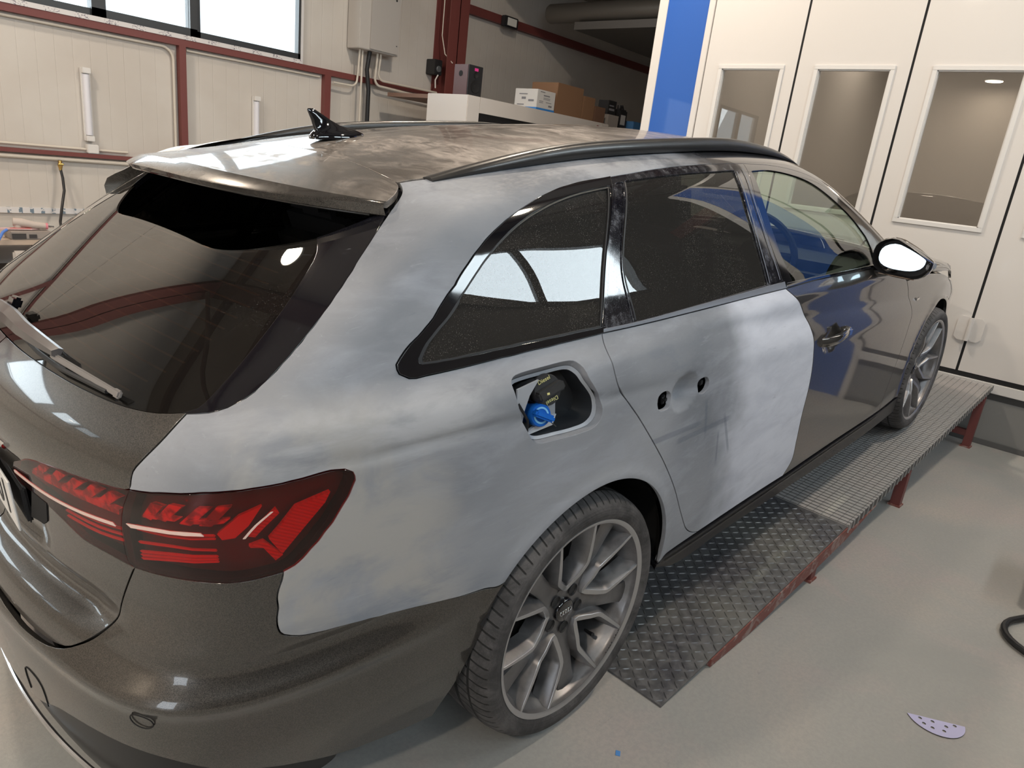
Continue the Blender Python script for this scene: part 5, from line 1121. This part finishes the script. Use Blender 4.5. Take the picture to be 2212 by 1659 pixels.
pipe('conduit', [(3.725, 5.12, 2.39), (3.725, 5.14, .1)], .011, M['cream_pipe'], 'straight cream conduit running down from the electric cabinet', 'conduit', G)
pipe('cable_bundle', [(3.82, 5.12, 2.39), (3.80, 5.13, 2.2), (3.84, 5.14, 2.0), (3.85, 5.15, .1)], .024, M['black_mat'], 'thick black cable bundle running down from the electric cabinet', 'cable')
pipe('conduit', [(3.93, 5.12, 2.39), (3.93, 5.14, 2.19)]+arc(4.01, 2.14, .08, 180, 270, 5.15)+[(4.80, 5.15, 2.03), (4.87, 5.15, 1.96)], .013, M['cream_pipe'], 'lower conduit from cabinet crossing the rail to the red column', 'conduit', G)
pipe('conduit', [(3.975, 5.12, 2.39), (3.975, 5.14, 2.24)]+arc(4.055, 2.20, .08, 180, 270, 5.15)+[(4.87, 5.15, 2.115)], .012, M['cream_pipe'], 'upper conduit from cabinet running above the rail to the red column', 'conduit', G)
e = empty('power_socket', (4.83, 5.12, 2.31)); mb = MB(); mb.bx(-.06, .06, -.02, .14, 0, .17, .006); mb.build('socket_body', M['black_mat'], e); mb = MB(); mb.lathe([(0, -.035), (.030, -.035), (.036, -.03), (.036, -.02)], 24, 'Y', (0, 0, .065)); mb.build('socket_face', mat('dark_grey_face', (.10, .11, .12), .4), e)
tag(e, 'black power socket box beside the red column', 'socket')
pipe('cable', [(4.855, 5.1, HC-.4), (4.85, 5.1, 2.75), (4.87, 5.05, 2.55), (4.95, 4.99, 2.46)], .006, M['cream_pipe'], 'thin white cable hanging down the red column', 'cable')
pipe('cable', [(4.83, 5.10, 2.31), (4.80, 5.11, 2.25), (4.81, 5.11, 2.16)], .008, M['white'], 'short white cable below the black socket box', 'cable')
e = empty('floodlight', (6.05, 5.12, 3.13)); mb = MB(); mb.bx(-.13, .13, -.02, .06, -.06, .07, .01); mb.build('floodlight_body', M['black_mat'], e); mb = MB(); mb.bx(-.085, .085, -.028, -.018, -.04, .05); mb.build('floodlight_pane', mat('pale_lamp_pane', (.75, .75, .72), .3), e); tag(e, 'small black floodlight with pale face on the far rail', 'floodlight')
# ---- white cabinet room with things on its top
M['cabw'] = mat('white_frame_board', (.58, .54, .51), .45)
e = empty('mixing_cabinet', (4.0, 3.62, 0)); mb = MB(); mb.bx(-.10, .08, 0, .6, 0, 2.0, .006); mb.bx(2.26, 2.42, 0, .6, 0, 2.0, .006); mb.bx(.08, 2.26, 0, .6, 1.85, 2.0); mb.bx(.08, 2.26, .0, .6, 0, .9); mb.build('cabinet_frame', M['cabw'], e, smooth=False)
mb = MB(); mb.bx(.08, 2.26, .03, .04, .9, 1.85); mb.build('cabinet_pane', M['black_gloss'], e)
mb = MB(); mb.lathe([(0, -.004), (.035, -.004), (.035, 0)], 24, 'Y', (2.18, -.001, 1.93)); mb.build('round_sticker', mat('dark_red_sticker', (.18, .02, .03), .5), e)
tag(e, 'white framed cabinet with dark glazing beyond the car roof', 'cabinet')
e = empty('shelf_beam', (4.45, 4.6, 1.9)); 
o = bxo('steel_shelf', 4.0, 5.6, 4.23, 5.0, 1.96, 2.0, mat('brown_shelf_board', (.20, .12, .09), .6)); tag(o, 'dark brown shelf board behind the white cabinet top', 'shelf'); bpy.data.objects.remove(e)
e = empty('loudspeaker', (4.05, 3.70, 2.002)); mb = MB(); mb.bx(-.10, .10, .0, .20, 0, .285, .004); mb.build('speaker_box', mat('red_brown_veneer', (.075, .022, .018), .45), e)
mb = MB(); mb.bx(-.10, .10, -.012, .0, 0, .285, .003); fp = mb.build('speaker_front', M['black_mat'], e)
mb = MB()
for zz, r in ((.09, .06), (.20, .03)): mb.lathe([(r, -.013), (r, -.019), (r*.85, -.016), (0, -.010)], 28, 'Y', (0, 0, zz))
mb.build('speaker_cone', M['dark'], fp); mb = MB(); mb.lathe([(0, 0), (.028, 0)], 24, 'Z'); v = [( -.1015, .10+a, .20+b) for a, b, c in mb.v]; mb2 = MB(); mb2.add(v, mb.f); mb2.build('bass_port', M['dark'], e)
mb = MB(); mb.bx(-.02, .03, -.0145, -.012, .235, .262); mb.build('display', mat('red_blue_display', (.03, .01, .05), .3, emis=(.55, .03, .15), es=.8), fp)
tag(e, 'red brown bookshelf loudspeaker on the white cabinet top', 'speaker')
def carton(name, x0, x1, y0, y1, h, m, lab, z=2.002, rz=0.):
    e = empty(name, ((x0+x1)/2, (y0+y1)/2, z)); mb = MB(); mb.bx(-(x1-x0)/2, (x1-x0)/2, -(y1-y0)/2, (y1-y0)/2, 0, h, .003); mb.build('carton', m, e); e.rotation_euler = (0, 0, rz)
    mb = MB(); mb.bx(-(x1-x0)/2, (x1-x0)/2, -.012, .012, h-.0002, h+.0008); mb.build('packing_tape', mat('tape', (.40, .28, .16), .3), e); return tag(e, lab, 'box')
M['cardb'] = mat('brown_cardboard', (.22, .12, .065), .75)
e = carton('printed_carton', 5.00, 5.32, 3.65, 3.98, .21, mat('white_carton', (.62, .61, .60), .6), 'white printed carton with blue base on the white cabinet')
mb = MB(); mb.bx(-.162, .162, -.167, .0, .001, .022); mb.build('blue_band', mat('blue_print', (.03, .20, .55), .5), e)
m_ = mat('grey_print', (.20, .20, .22), .6); mb = MB()
for (a, b, zz, h_) in ((-.11, -.03, .185, .008), (-.05, .06, .150, .012), (-.05, .07, .128, .005), (-.05, .07, .115, .005), (-.12, -.05, .09, .006), (-.12, -.05, .075, .006), (.0, .10, .085, .006), (.05, .11, .045, .018)): mb.bx(a, b, -.1665, -.1655, zz, zz+h_)
mb.build('carton_print', m_, e)
mb = MB()
for (a, b, zz, h_) in ((-.12, -.04, .08, .02), (-.02, .10, .15, .01), (.0, .06, .10, .025), (.02, .12, .04, .01)): mb.bx(-.1625, -.1605, a, b, zz, zz+h_)
mb.build('carton_print', m_, e); 
carton('brown_carton', 5.36, 5.86, 3.66, 4.05, .33, M['cardb'], 'tall brown cardboard box on cabinet behind the white printed carton')
carton('brown_carton', 5.88, 6.12, 3.66, 3.95, .26, M['cardb'], 'narrower brown box right of the tall brown box')
carton('brown_carton', 6.14, 6.36, 3.66, 3.95, .18, mat('dark_cardboard', (.15, .08, .05), .8), 'lowest dark brown box at the right end of the brown boxes')
mb = MB(); mb.bx(6.45, 7.6, 3.64, 4.3, 1.93, 1.97); [mb.bx(a, a+.04, b, b+.04, 0, 1.93) for a in (6.45, 7.56) for b in (3.64, 4.26)]; o = mb.build('steel_rack', M['black_mat'], smooth=False); tag(o, 'dark shelf plate carrying black canisters beyond the cabinet', 'shelf')
o = bxo('grey_carton', 6.50, 6.74, 3.70, 3.95, 1.972, 2.13, mat('grey_card', (.30, .27, .25), .7), None, .003); tag(o, 'grey carton under the printed black pack', 'box')
e = empty('black_pack', (6.62, 3.82, 2.131)); mb = MB(); mb.bx(-.09, .09, -.08, .08, 0, .17, .004); mb.build('pack_body', M['black_mat'], e); mb = MB(); mb.bx(-.07, .05, -.0815, -.0795, .05, .075); mb.bx(-.07, .03, -.0815, -.0795, .10, .115); mb.build('pack_print', m_, e); tag(e, 'black printed pack stacked on the grey carton', 'box')
e = empty('black_canister', (6.92, 3.82, 1.972)); mb = MB(); mb.bx(-.10, .10, -.07, .07, 0, .26, .02); mb.tube([(-.02, 0, .25), (-.02, 0, .31)], .03, 14); mb.tube([(.02, 0, .26), (.05, 0, .31), (.09, 0, .25)], .012, 8); mb.build('canister_body', M['black_mat'], e); mb = MB(); mb.bx(-.06, .05, -.0715, -.0695, .07, .19); mb.build('paper_label', mat('pale_label', (.45, .45, .45), .6), e); tag(e, 'black canister with pale paper label beyond the cabinet', 'canister')
o = bxo('blue_box', 7.08, 7.40, 3.68, 3.95, 1.972, 2.11, mat('blue_plastic', (.05, .16, .35), .5), None, .006); tag(o, 'blue plastic box at the right end of the dark shelf', 'box')
# ducts
mb = MB(); mb.lathe([(0, 0), (.105, .0), (.115, .02), (.115, 2.9)], 32, 'Z'); v = [(6.5+a, 4.85-c, 3.32+b) for a, b, c in mb.v]; m2 = MB(); m2.add(v, mb.f); o = m2.build('round_duct', mat('galvanised_duct', (.20, .185, .165), .5, .5)); tag(o, 'round galvanised ventilation duct high beyond the red column', 'duct')
o = bxo('flat_duct', 6.4, 9.0, 2.0, 4.35, 3.10, 3.19, mat('dull_duct', (.13, .125, .12), .6, .3)); tag(o, 'flat rectangular duct below the round duct', 'duct')
# ---- workbench with tools at the far left
e = empty('workbench', (-.4, 4.85, 0)); mb = MB(); mb.bx(-1.6, .95, -.30, .35, .40, .44, .004); mb.build('bench_top', mat('beige_board', (.48, .38, .30), .6), e)
mb = MB(); mb.bx(-1.55, .9, -.25, .35, .12, .15); mb.build('bench_shelf', mat('brown_board', (.10, .08, .065), .7), e)
for xx in (-1.55, .88):
    for yy_ in (-.27, .30): mb = MB(); mb.bx(xx, xx+.05, yy_, yy_+.05, 0, .40); mb.build('leg', M['red'], e)
tag(e, 'low beige workbench along the left wall', 'workbench')
m = mat('printed_tape_strip', (.66, .65, .66), .4); q = NB(m); x = q.xyz(); f_ = q.math('MULTIPLY', q.mr(q.math('PINGPONG', x[0], .04), .024, .028), q.mr(q.noise(40, 2, .5), .45, .52)); q.set('Base Color', q.mix(f_, (.66, .65, .66), (.16, .22, .28)))
o = bxo('printed_strip', -2.5, 1.1, 5.235, WL, .555, .600, m); tag(o, 'long white strip with blue grey prints low on the left wall', 'strip')
e = empty('air_sander', (.20, 4.68, .505)); mb = MB(); mb.prism([(-.10, -.045), (.14, -.07), (.20, -.03), (-.02, .0)], 0, .010, 2); mb.build('sander_pad', mat('pink_pad', (.62, .42, .42), .5), e)
mb = MB(); mb.prism([(.0, -.05), (.13, -.064), (.15, -.04), (.03, -.028)], .010, .013, 2); mb.build('red_sheet', mat('red_sheet', (.55, .09, .08), .5), e)
mb = MB(); mb.tube([(.03, -.02, .055), (.08, -.03, .05), (.16, -.04, .035), (.24, -.05, .028)], [.03, .034, .026, .024], 12); mb.tube([(.06, -.025, .012), (.06, -.025, .05)], .028, 12); mb.build('sander_body', mat('dusty_white_plastic', (.50, .43, .39), .6), e)
mb = MB(); mb.tube([(.235, -.05, .028), (.25, -.052, .027)], .025, 12); mb.build('pink_ring', mat('pink_ring', (.65, .22, .27), .5), e); mb = MB(); mb.tube([(.25, -.052, .027), (.29, -.06, .024)], .010, 8); mb.build('air_connector', M['chrome'], e)
tag(e, 'dusty white air sander with pink ring and red sheet on tool case', 'sander')
e = empty('tool_case', (.30, 4.64, .441)); mb = MB(); mb.bx(-.12, .16, -.09, .09, 0, .058, .008); mb.build('case_body', mat('dusty_grey_case', (.30, .26, .235), .7), e); mb = MB(); mb.bx(-.11, -.02, -.0945, -.088, .008, .046); mb.bx(.0, .05, -.0945, -.088, .012, .040); mb.build('case_panel', mat('dark_case_panel', (.045, .04, .04), .5), e)
tag(e, 'dusty dark grey tool case below the sander', 'tool case')
pipe('blue_hose', [(.16, 4.535, .52), (.13, 4.53, .50), (.10, 4.52, .45), (.05, 4.50, .38), (.02, 4.5, .30)], .010, mat('blue_hose', (.10, .22, .62), .4), 'blue air hose hanging off the workbench beside tool case', 'hose')
o = bxo('white_canister', .18, .34, 4.52, 4.56, .17, .36, mat('dusty_pale_plastic', (.55, .50, .46), .6), None, .012); tag(o, 'pale plastic box below the tool case in front of bench', 'box'); o.location.z = 0
# ================================================================== SPRAY BOOTH
BX = 3.97
M['booth'] = mat('booth_white_panel', (.70, .665, .635), .32, 0, .15)
m = M['booth']; q = NB(m); q.bump(q.noise(5, 3, .5), .02, .02)
bt = empty('spray_booth', (BX, 0, 0)); tag(bt, 'white spray booth with blue corner panel and glazed folding doors', 'spray booth')
def bp(name, x0, x1, y0, y1, z0, z1, m, par=bt, bev=.0): mb = MB(); mb.bx(x0-BX, x1-BX, y0, y1, z0, z1, bev); return mb.build(name, m, par)
ZB = .435; ZT = 3.7
bp('corner_post', BX, BX+.08, 1.552, 1.632, 0, ZT, M['booth'], bev=.003)
bpl = bp('blue_panel', BX+.004, BX+.03, 1.192, 1.552, .0, ZT, mat('blue_panel_paint', (.018, .110, .46), .35, 0, .2))
bp('white_trim', BX-.006, BX+.05, 1.142, 1.192, 0, ZT, M['booth'], bev=.003)
bp('side_wall', BX+.08, 10.5, 1.58, 1.632, 0, ZT, M['booth']); bp('right_wall', BX+.08, 10.5, -2.32, -2.27, 0, ZT, M['booth']); bp('corner_post', BX, BX+.08, -2.32, -2.24, 0, ZT, M['booth'], bev=.003); bp('white_trim', BX-.006, BX+.05, -1.882, -1.832, 0, ZT, M['booth'], bev=.003)
bp('blue_panel', BX+.004, BX+.03, -2.24, -1.882, .0, ZT, bpl.data.materials[0])
bp('booth_roof', BX+.05, 10.5, -2.32, 1.63, ZT, ZT+.06, M['booth']); bp('booth_back', 10.4, 10.5, -2.32, 1.63, 0, ZT, mat('booth_inner', (.40, .38, .36), .6))
bp('booth_floor', BX+.02, 10.5, -2.32, 1.6, .33, .39, mat('booth_grid_floor', (.20, .19, .18), .7))
bp('inner_lining', BX+.15, 10.4, 1.55, 1.58, .4, ZT, mat('booth_inner_side', (.40, .38, .36), .5)); bp('inner_lining', BX+.15, 10.4, -2.27, -2.24, .4, ZT, mat('booth_inner_side2', (.40, .38, .36), .5))
bp('rubber_seal', BX-.004, BX+.03, -1.832, 1.142, ZB-.028, ZB, M['dark'])
bp('base_ledge', BX-.02, BX+.05, -1.832, 1.142, .345, ZB-.028, M['white'], bev=.003)
bp('base_groove', BX, BX+.04, -1.832, 1.142, .30, .345, mat('dark_groove', (.06, .06, .06), .6)); bp('base_panel', BX-.0, BX+.03, -1.832, 1.142, 0, .30, mat('grey_base_panel', (.22, .22, .215), .5))
bp('base_foot', BX-.015, BX-.0, -1.832, 1.142, 0, .035, mat('dark_foot', (.10, .10, .10), .6))
edges = [1.138, .416, -.330, -1.078, -1.826, -2.58]
for i in range(4):
    y1, y0 = edges[i]-.004, edges[i+1]+.004+.008
    wy1 = [.990, .267, -.480, -1.215, -1.96][i]; wy0 = wy1-([.452, .470, .470, .47, .47][i]); wz0, wz1 = 1.345, 2.262
    dm = MB(); xa, xb = BX-.0, BX+.06
    X0, X1 = xa-BX, xb-BX
    dm.bx(X0, X1, wy1, y1, ZB+.004, ZT-.3); dm.bx(X0, X1, y0, wy0, ZB+.004, ZT-.3); dm.bx(X0, X1, wy0, wy1, ZB+.004, wz0); dm.bx(X0, X1, wy0, wy1, wz1, ZT-.3)
    d = dm.build('door_leaf', M['booth'], bt, smooth=False)
    fm = MB(); t_ = .028
    for (a0, a1, b0, b1) in ((wy0-t_, wy1+t_, wz1, wz1+t_), (wy0-t_, wy1+t_, wz0-t_, wz0), (wy0-t_, wy0, wz0, wz1), (wy1, wy1+t_, wz0, wz1)): fm.bx(-.010, .012, a0, a1, b0, b1, .002)
    for (a0, a1, b0, b1) in ((wy0, wy1, wz1-.006, wz1), (wy0, wy1, wz0, wz0+.006), (wy0, wy0+.006, wz0, wz1), (wy1-.006, wy1, wz0, wz1)): fm.bx(.0, .035, a0, a1, b0, b1)
    fm.build('window_frame', M['white'], d, smooth=False)
    g = MB(); g.bx(.028, .032, wy0, wy1, wz0, wz1); g.build('booth_glass', M['glass_booth'], d)
    sm = MB(); sm.bx(.004, .05, edges[i+1]-.012, edges[i+1]+.012, ZB, ZT-.3); sm.build('door_gap_strip', M['dark'], d)
    if i in (2,):
        hm = MB(); yh = -1.075; zh = .715
        def plate8(yc, w_, h_, x0): c_ = .022; P8 = [(yc-w_/2+c_, zh-h_/2), (yc+w_/2-c_, zh-h_/2), (yc+w_/2, zh-h_/2+c_), (yc+w_/2, zh+h_/2-c_), (yc+w_/2-c_, zh+h_/2), (yc-w_/2+c_, zh+h_/2), (yc-w_/2, zh+h_/2-c_), (yc-w_/2, zh-h_/2+c_)]; hm.prism(P8, x0, x0+.008, 0)
        plate8(yh+.035, .085, .155, -.010); plate8(yh-.040, .075, .155, -.010)
        hm.tube([(-.020, yh, zh-.075), (-.020, yh, zh+.075)], .013, 12); hm.build('door_hinge', M['booth'], d)
for i, (x, y) in enumerate([(6.0, 1.1), (6.0, -1.0), (8.6, 1.1), (8.6, -1.0)]):
    l = bpy.data.lights.new('booth_light', 'AREA'); l.size = .8; l.energy = 30; l.color = (1., .90, .78); lo = bpy.data.objects.new('booth_light', l); COL.objects.link(lo); lo.location = (x, y, ZT-.05)
# ================================================================== RAMP
RY = math.atan2(-.0606, 1); SL = .1070; RX0 = .208
rot = Matrix.Rotation(RY, 4, 'Z')
M['steel'] = mat('worn_chequer_steel', (.16, .155, .165), .38, .55); q = NB(M['steel']); a = q.noise(3.2, 5, .6); b_ = q.noise(38, 4, .65)
xx = q.xyz(); spot = q.noise(9, 5, .7)
c = q.ramp(a, [(.32, (.075, .075, .092)), (.52, (.165, .165, .165)), (.70, (.24, .235, .215))]); c = q.mix(q.mr(b_, .4, .7, 0, .4), c, (.26, .26, .27))
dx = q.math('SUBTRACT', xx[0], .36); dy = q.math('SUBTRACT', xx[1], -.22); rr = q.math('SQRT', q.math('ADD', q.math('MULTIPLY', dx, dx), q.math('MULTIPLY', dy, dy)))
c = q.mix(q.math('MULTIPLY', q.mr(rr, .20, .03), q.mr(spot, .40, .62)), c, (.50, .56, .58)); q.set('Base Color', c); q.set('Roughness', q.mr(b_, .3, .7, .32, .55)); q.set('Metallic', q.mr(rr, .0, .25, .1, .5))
M['grate'] = mat('grey_grating', (.30, .295, .285), .55, .2); q = NB(M['grate']); q.set('Base Color', q.mix(q.mr(q.noise(2.5, 5, .6), .35, .7), (.36, .36, .355), (.42, .395, .385)))
M['edge'] = mat('dark_bar_edge', (.10, .098, .095), .6, .3); M['wire'] = mat('grating_wire', (.19, .19, .187), .5, .4); M['red_worn'] = mat('worn_red_steel', (.20, .07, .055), .55); q = NB(M['red_worn']); q.set('Base Color', q.mix(q.mr(q.noise(16, 6, .7, None, 1.), .48, .62, 0, .7), (.20, .062, .05), (.36, .30, .28)))
def ramp(y_off, label, detail):
    """local frame: x up the ramp from its foot, y from the outer edge inward, z up"""
    r = empty('wheel_ramp', (RX0, -1.075+y_off, 0)); r.rotation_euler = (0, 0, RY); wd = .60; Lp = 1.34; Lt = 3.738
    zz = lambda x: SL*x; Le = Lt-.0606*wd
    mb = MB(); mb.add([(0, 0, .006), (Lp, 0, zz(Lp)+.006), (Lp, wd, zz(Lp)+.006), (0, wd, .006), (0, 0, .0005), (Lp, 0, zz(Lp)), (Lp, wd, zz(Lp)), (0, wd, .0005)], [(0, 1, 2, 3), (4, 5, 6, 7), (0, 1, 5, 4), (1, 2, 6, 5), (2, 3, 7, 6), (3, 0, 4, 7)])
    step = .0275; nxx = int(Lp/step); nyy = int(wd/step); vs = []; fs = []
    if detail:
        for i in range(nxx):
            for j in range(nyy):
                cx_, cy_ = (i+.5)*step, (j+.5)*step; an = math.radians(52) if (i+j) % 2 else math.radians(-38)
                c_, s_ = math.cos(an), math.sin(an); o_ = len(vs)
                for (a_, b_, h_) in ((-.0150, 0, 0), (-.006, .0024, 0), (.006, .0024, 0), (.0150, 0, 0), (.006, -.0024, 0), (-.006, -.0024, 0), (-.009, 0, .0016), (.009, 0, .0016)):
                    X_ = cx_+a_*c_-b_*s_; Y_ = cy_+a_*s_+b_*c_; vs.append((X_, Y_, zz(X_)+.0062+h_*1.5))
                fs += [tuple(o_+k for k in f) for f in ((0, 6, 1), (1, 6, 7, 2), (2, 7, 3), (3, 7, 4), (4, 7, 6, 5), (5, 6, 0))]
        mb.add(vs, fs)
    pl = mb.build('chequer_plate', M['steel'], r, smooth=False)
    mb = MB(); mb.add([(Lp+.002, 0, zz(Lp)-.032), (Lt, 0, zz(Lt)-.032), (Le, wd, zz(Le)-.032), (Lp+.002, wd, zz(Lp)-.032), (Lp+.002, 0, zz(Lp)+.003), (Lt, 0, zz(Lt)+.003), (Le, wd, zz(Le)+.003), (Lp+.002, wd, zz(Lp)+.003)], [(0, 1, 2, 3), (4, 5, 6, 7), (0, 1, 5, 4), (1, 2, 6, 5), (2, 3, 7, 6), (3, 0, 4, 7)])
    gr = mb.build('grating', M['grate'], r, smooth=False)
    mb = MB(); n_ = int((Le-Lp)/.0272)
    for i in range(n_):
        x = Lp+.012+i*.0272; w_ = .0020
        mb.add([(x-w_, -.001, zz(x)-.016), (x+w_, -.001, zz(x)-.016), (x+w_, -.001, zz(x)+.0048), (x-w_, -.001, zz(x)+.0048), (x-w_, wd, zz(x)+.0048), (x+w_, wd, zz(x)+.0048)], [(0, 1, 2, 3), (3, 2, 5, 4)])
    for j in range(18):
        y = .012+j*.034; mb.add([(Lp+.01, y-.0012, zz(Lp+.01)+.0046), (Le, y-.0012, zz(Le)+.0046), (Le, y+.0012, zz(Le)+.0046), (Lp+.01, y+.0012, zz(Lp+.01)+.0046)], [(0, 1, 2, 3)])
    mb.build('grating_wires', M['wire'], gr, smooth=False)
    mb = MB(); mb.add([(Lp+.06, -.0012, zz(Lp+.06)-.031), (Lt, -.0012, zz(Lt)-.031), (Lt, -.0012, zz(Lt)+.001), (Lp+.06, -.0012, zz(Lp+.06)+.001)], [(0, 1, 2, 3)]); mb.build('grating_edge', M['edge'], gr, smooth=False)
    mb = MB()
    for i in range(int((Lt-Lp)/.054)):
        x = Lp+.02+i*.054; mb.bx(x-.0028, x+.0028, -.004, .004, zz(x)-.032, zz(x)+.0045)
    mb.build('bar_ends', M['grate'], gr, smooth=False)
    mb = MB(); 
    for y in (-.004, wd-.03):
        xa, xm, xb = .27, Lp, Lp+.34
        P5 = [(xa, zz(xa)-.026), (xa+.25, zz(xa+.25)-.052), (xm, zz(xm)-.062), (xb, zz(xb)-.036), (xb, zz(xb)-.033), (xm, zz(xm)-.033), (xm-.001, zz(xm)), (xa, zz(xa))]
        k8 = len(P5); mb.add([(a, y, max(b, .0006)) for a, b in P5]+[(a, y+.03, max(b, .0006)) for a, b in P5], [tuple(range(k8)), tuple(range(k8, 2*k8))]+[(i, (i+1) % k8, k8+(i+1) % k8, k8+i) for i in range(k8)])
    mb.build('side_beam', M['red_worn'], r, smooth=False)
    for x in (1.04, 2.14, 3.58):
        for y in (.0, wd-.05):
            mb = MB(); mb.bx(x, x+.045, y, y+.045, 0, zz(x)-.036, .002); lg = mb.build('leg', M['red'], r)
            f_ = MB(); f_.bx(x-.008, x+.053, y-.006, y+.053, 0, .008); f_.build('foot_plate', M['red_worn'], lg)
    mb = MB(); mb.bx(3.585, 3.62, .045, wd-.05, .07, .11); mb.build('cross_brace', M['red'], r)
    return tag(r, label, 'ramp', 'wheel ramps under the car')
ramp(0, 'right wheel ramp of chequer plate and grating on red legs', True)
ramp(1.50, 'left wheel ramp hidden beneath the far side of the car', False)
# ---- small things on the floor
e = empty('sanding_disc', (.80, -1.655, .0)); mb = MB(); n = 22; R_ = .078; pts = [(R_*math.cos(math.radians(8+164*i/n)), R_*math.sin(math.radians(8+164*i/n))) for i in range(n+1)]
holes = [(-.048, .018), (-.022, .030), (-.010, .052), (.012, .022), (.020, .050), (.045, .020), (.040, .040)]
def bend(x, y): return .003+.10*max(0, -x-.02)**1.4+.05*max(0, y-.04)**1.3
loops_ = [pts]+[[(hx+.0052*math.cos(2*math.pi*k/12), hy+.0052*math.sin(2*math.pi*k/12)) for k in range(12)] for hx, hy in holes]
vv = []; ee = []
for l_ in loops_:
    o_ = len(vv); vv += l_; ee += [(o_+i, o_+(i+1) % len(l_)) for i in range(len(l_))]
vv += [(-.07+.01*i, .006+.01*j) for i in range(15) for j in range(8) if math.hypot(-.07+.01*i, .006+.01*j) < .07 and all(math.hypot(-.07+.01*i-hx, .006+.01*j-hy) > .008 for hx, hy in holes)]
rv, _, rf_, _, _, _ = delaunay_2d_cdt([Vector(v) for v in vv], ee, [], 0, 1e-6)
V2 = np.array([tuple(v) for v in rv]); cen = np.array([V2[list(f)].mean(0) for f in rf_]); ok = inside(cen, pts)
for h in loops_[1:]: ok &= ~inside(cen, h)
fsl = [tuple(f) for f, k_ in zip(rf_, ok) if k_]; mb.add([(x, y, bend(x, y)) for x, y in V2], fsl); d_ = mb.build('grit_face', mat('lilac_abrasive', (.50, .49, .72), .6), e)
mb = MB(); mb.add([(x, y, bend(x, y)-.0022) for x, y in V2], fsl); mb.build('loop_backing', mat('dark_backing', (.10, .10, .09), .9), e)
e.rotation_euler = (0, 0, math.radians(-63+180)); tag(e, 'half of a lilac sanding disc with holes lying on the concrete', 'sanding disc')
hp = [(2.4, -1.98, .014), (2.0, -1.90, .014), (1.78, -1.83, .014), (1.66, -1.790, .014), (1.595, -1.755, .014), (1.53, -1.742, .014), (1.47, -1.755, .014), (1.425, -1.79, .014), (1.39, -1.85, .014), (1.37, -1.95, .014), (1.30, -2.1, .014)]
hp3 = [tuple(a) for a in np.array([list(x_)+[.014] for x_ in cr([h[:2] for h in hp], .03)])]
pipe('rubber_hose', hp3, .0115, M['black_mat'], 'loop of black rubber hose on floor at the right edge', 'hose')
e = empty('trolley_wheel', (1.98, -1.82, 0)); mb = MB(); mb.lathe([(.02, -.02), (.055, -.02), (.06, -.012), (.06, .012), (.055, .02), (.02, .02)], 32, 'Y', (0, 0, .06)); mb.build('castor_wheel', M['black_mat'], e); mb = MB(); mb.bx(-.04, .04, -.035, -.024, .03, .16, .003); mb.bx(-.04, .04, .024, .035, .03, .16, .003); mb.bx(-.2, .2, -.5, .05, .16, .22, .01); mb.build('castor_fork', mat('dark_olive_steel', (.05, .05, .04), .5), e)
tag(e, 'dark trolley castor standing on the floor at right edge', 'trolley')
m_ = mat('blue_tape_scrap', (.08, .26, .62), .5)
for i, (x, y, lb) in enumerate([(.255, -1.235, 'blue tape scrap nearest the rear tyre'), (.262, -1.21, 'second blue tape scrap beside the rear tyre')]): pass
o = bxo('tape_scrap', -.008, .008, -.006, .006, 0, .0012, m_); o.location = (-.02, -1.08, .0005); o.rotation_euler = (0, 0, .5); tag(o, 'tiny scrap of blue tape on floor near rear tyre', 'tape scrap')
# ---- masking film hanging over the far side of the car
m = mat('masking_film', (.62, .56, .50), .3, 0, .2); q = NB(m); q.bump(q.noise(14, 4, .6, None, 1.2), .6, .02); 
film = empty('masking_film'); film.matrix_world = CM
fo = loop([(.53, 1.36), (.58, 1.45), (.66, 1.535), (1.0, 1.53), (1.5, 1.47)], [(1.5, 1.47), (1.70, 1.2), (1.7, .9)], [(1.7, .9), (1.1, .85), (.62, .95), (.52, 1.16)], [(.52, 1.16), (.515, 1.26), (.53, 1.36)], step=.03)
def film_d(a, P): 
    s_, t_ = a[:, 0], a[:, 1]; return (-.004*np.sin(s_*23+3*np.sin(t_*11))-.003*np.sin(t_*31+s_*13))*np.clip((1.50-t_)/.1, .2, 1)-.018*np.clip((1.46-t_)/.1, 0, 1)
panel('film_sheet', m, film, fo, grid=.018, left=True, off=.012, gap=0, flange=.0, dent=film_d)
tag(film, 'crumpled translucent masking film draped over the far side of the car', 'masking film')
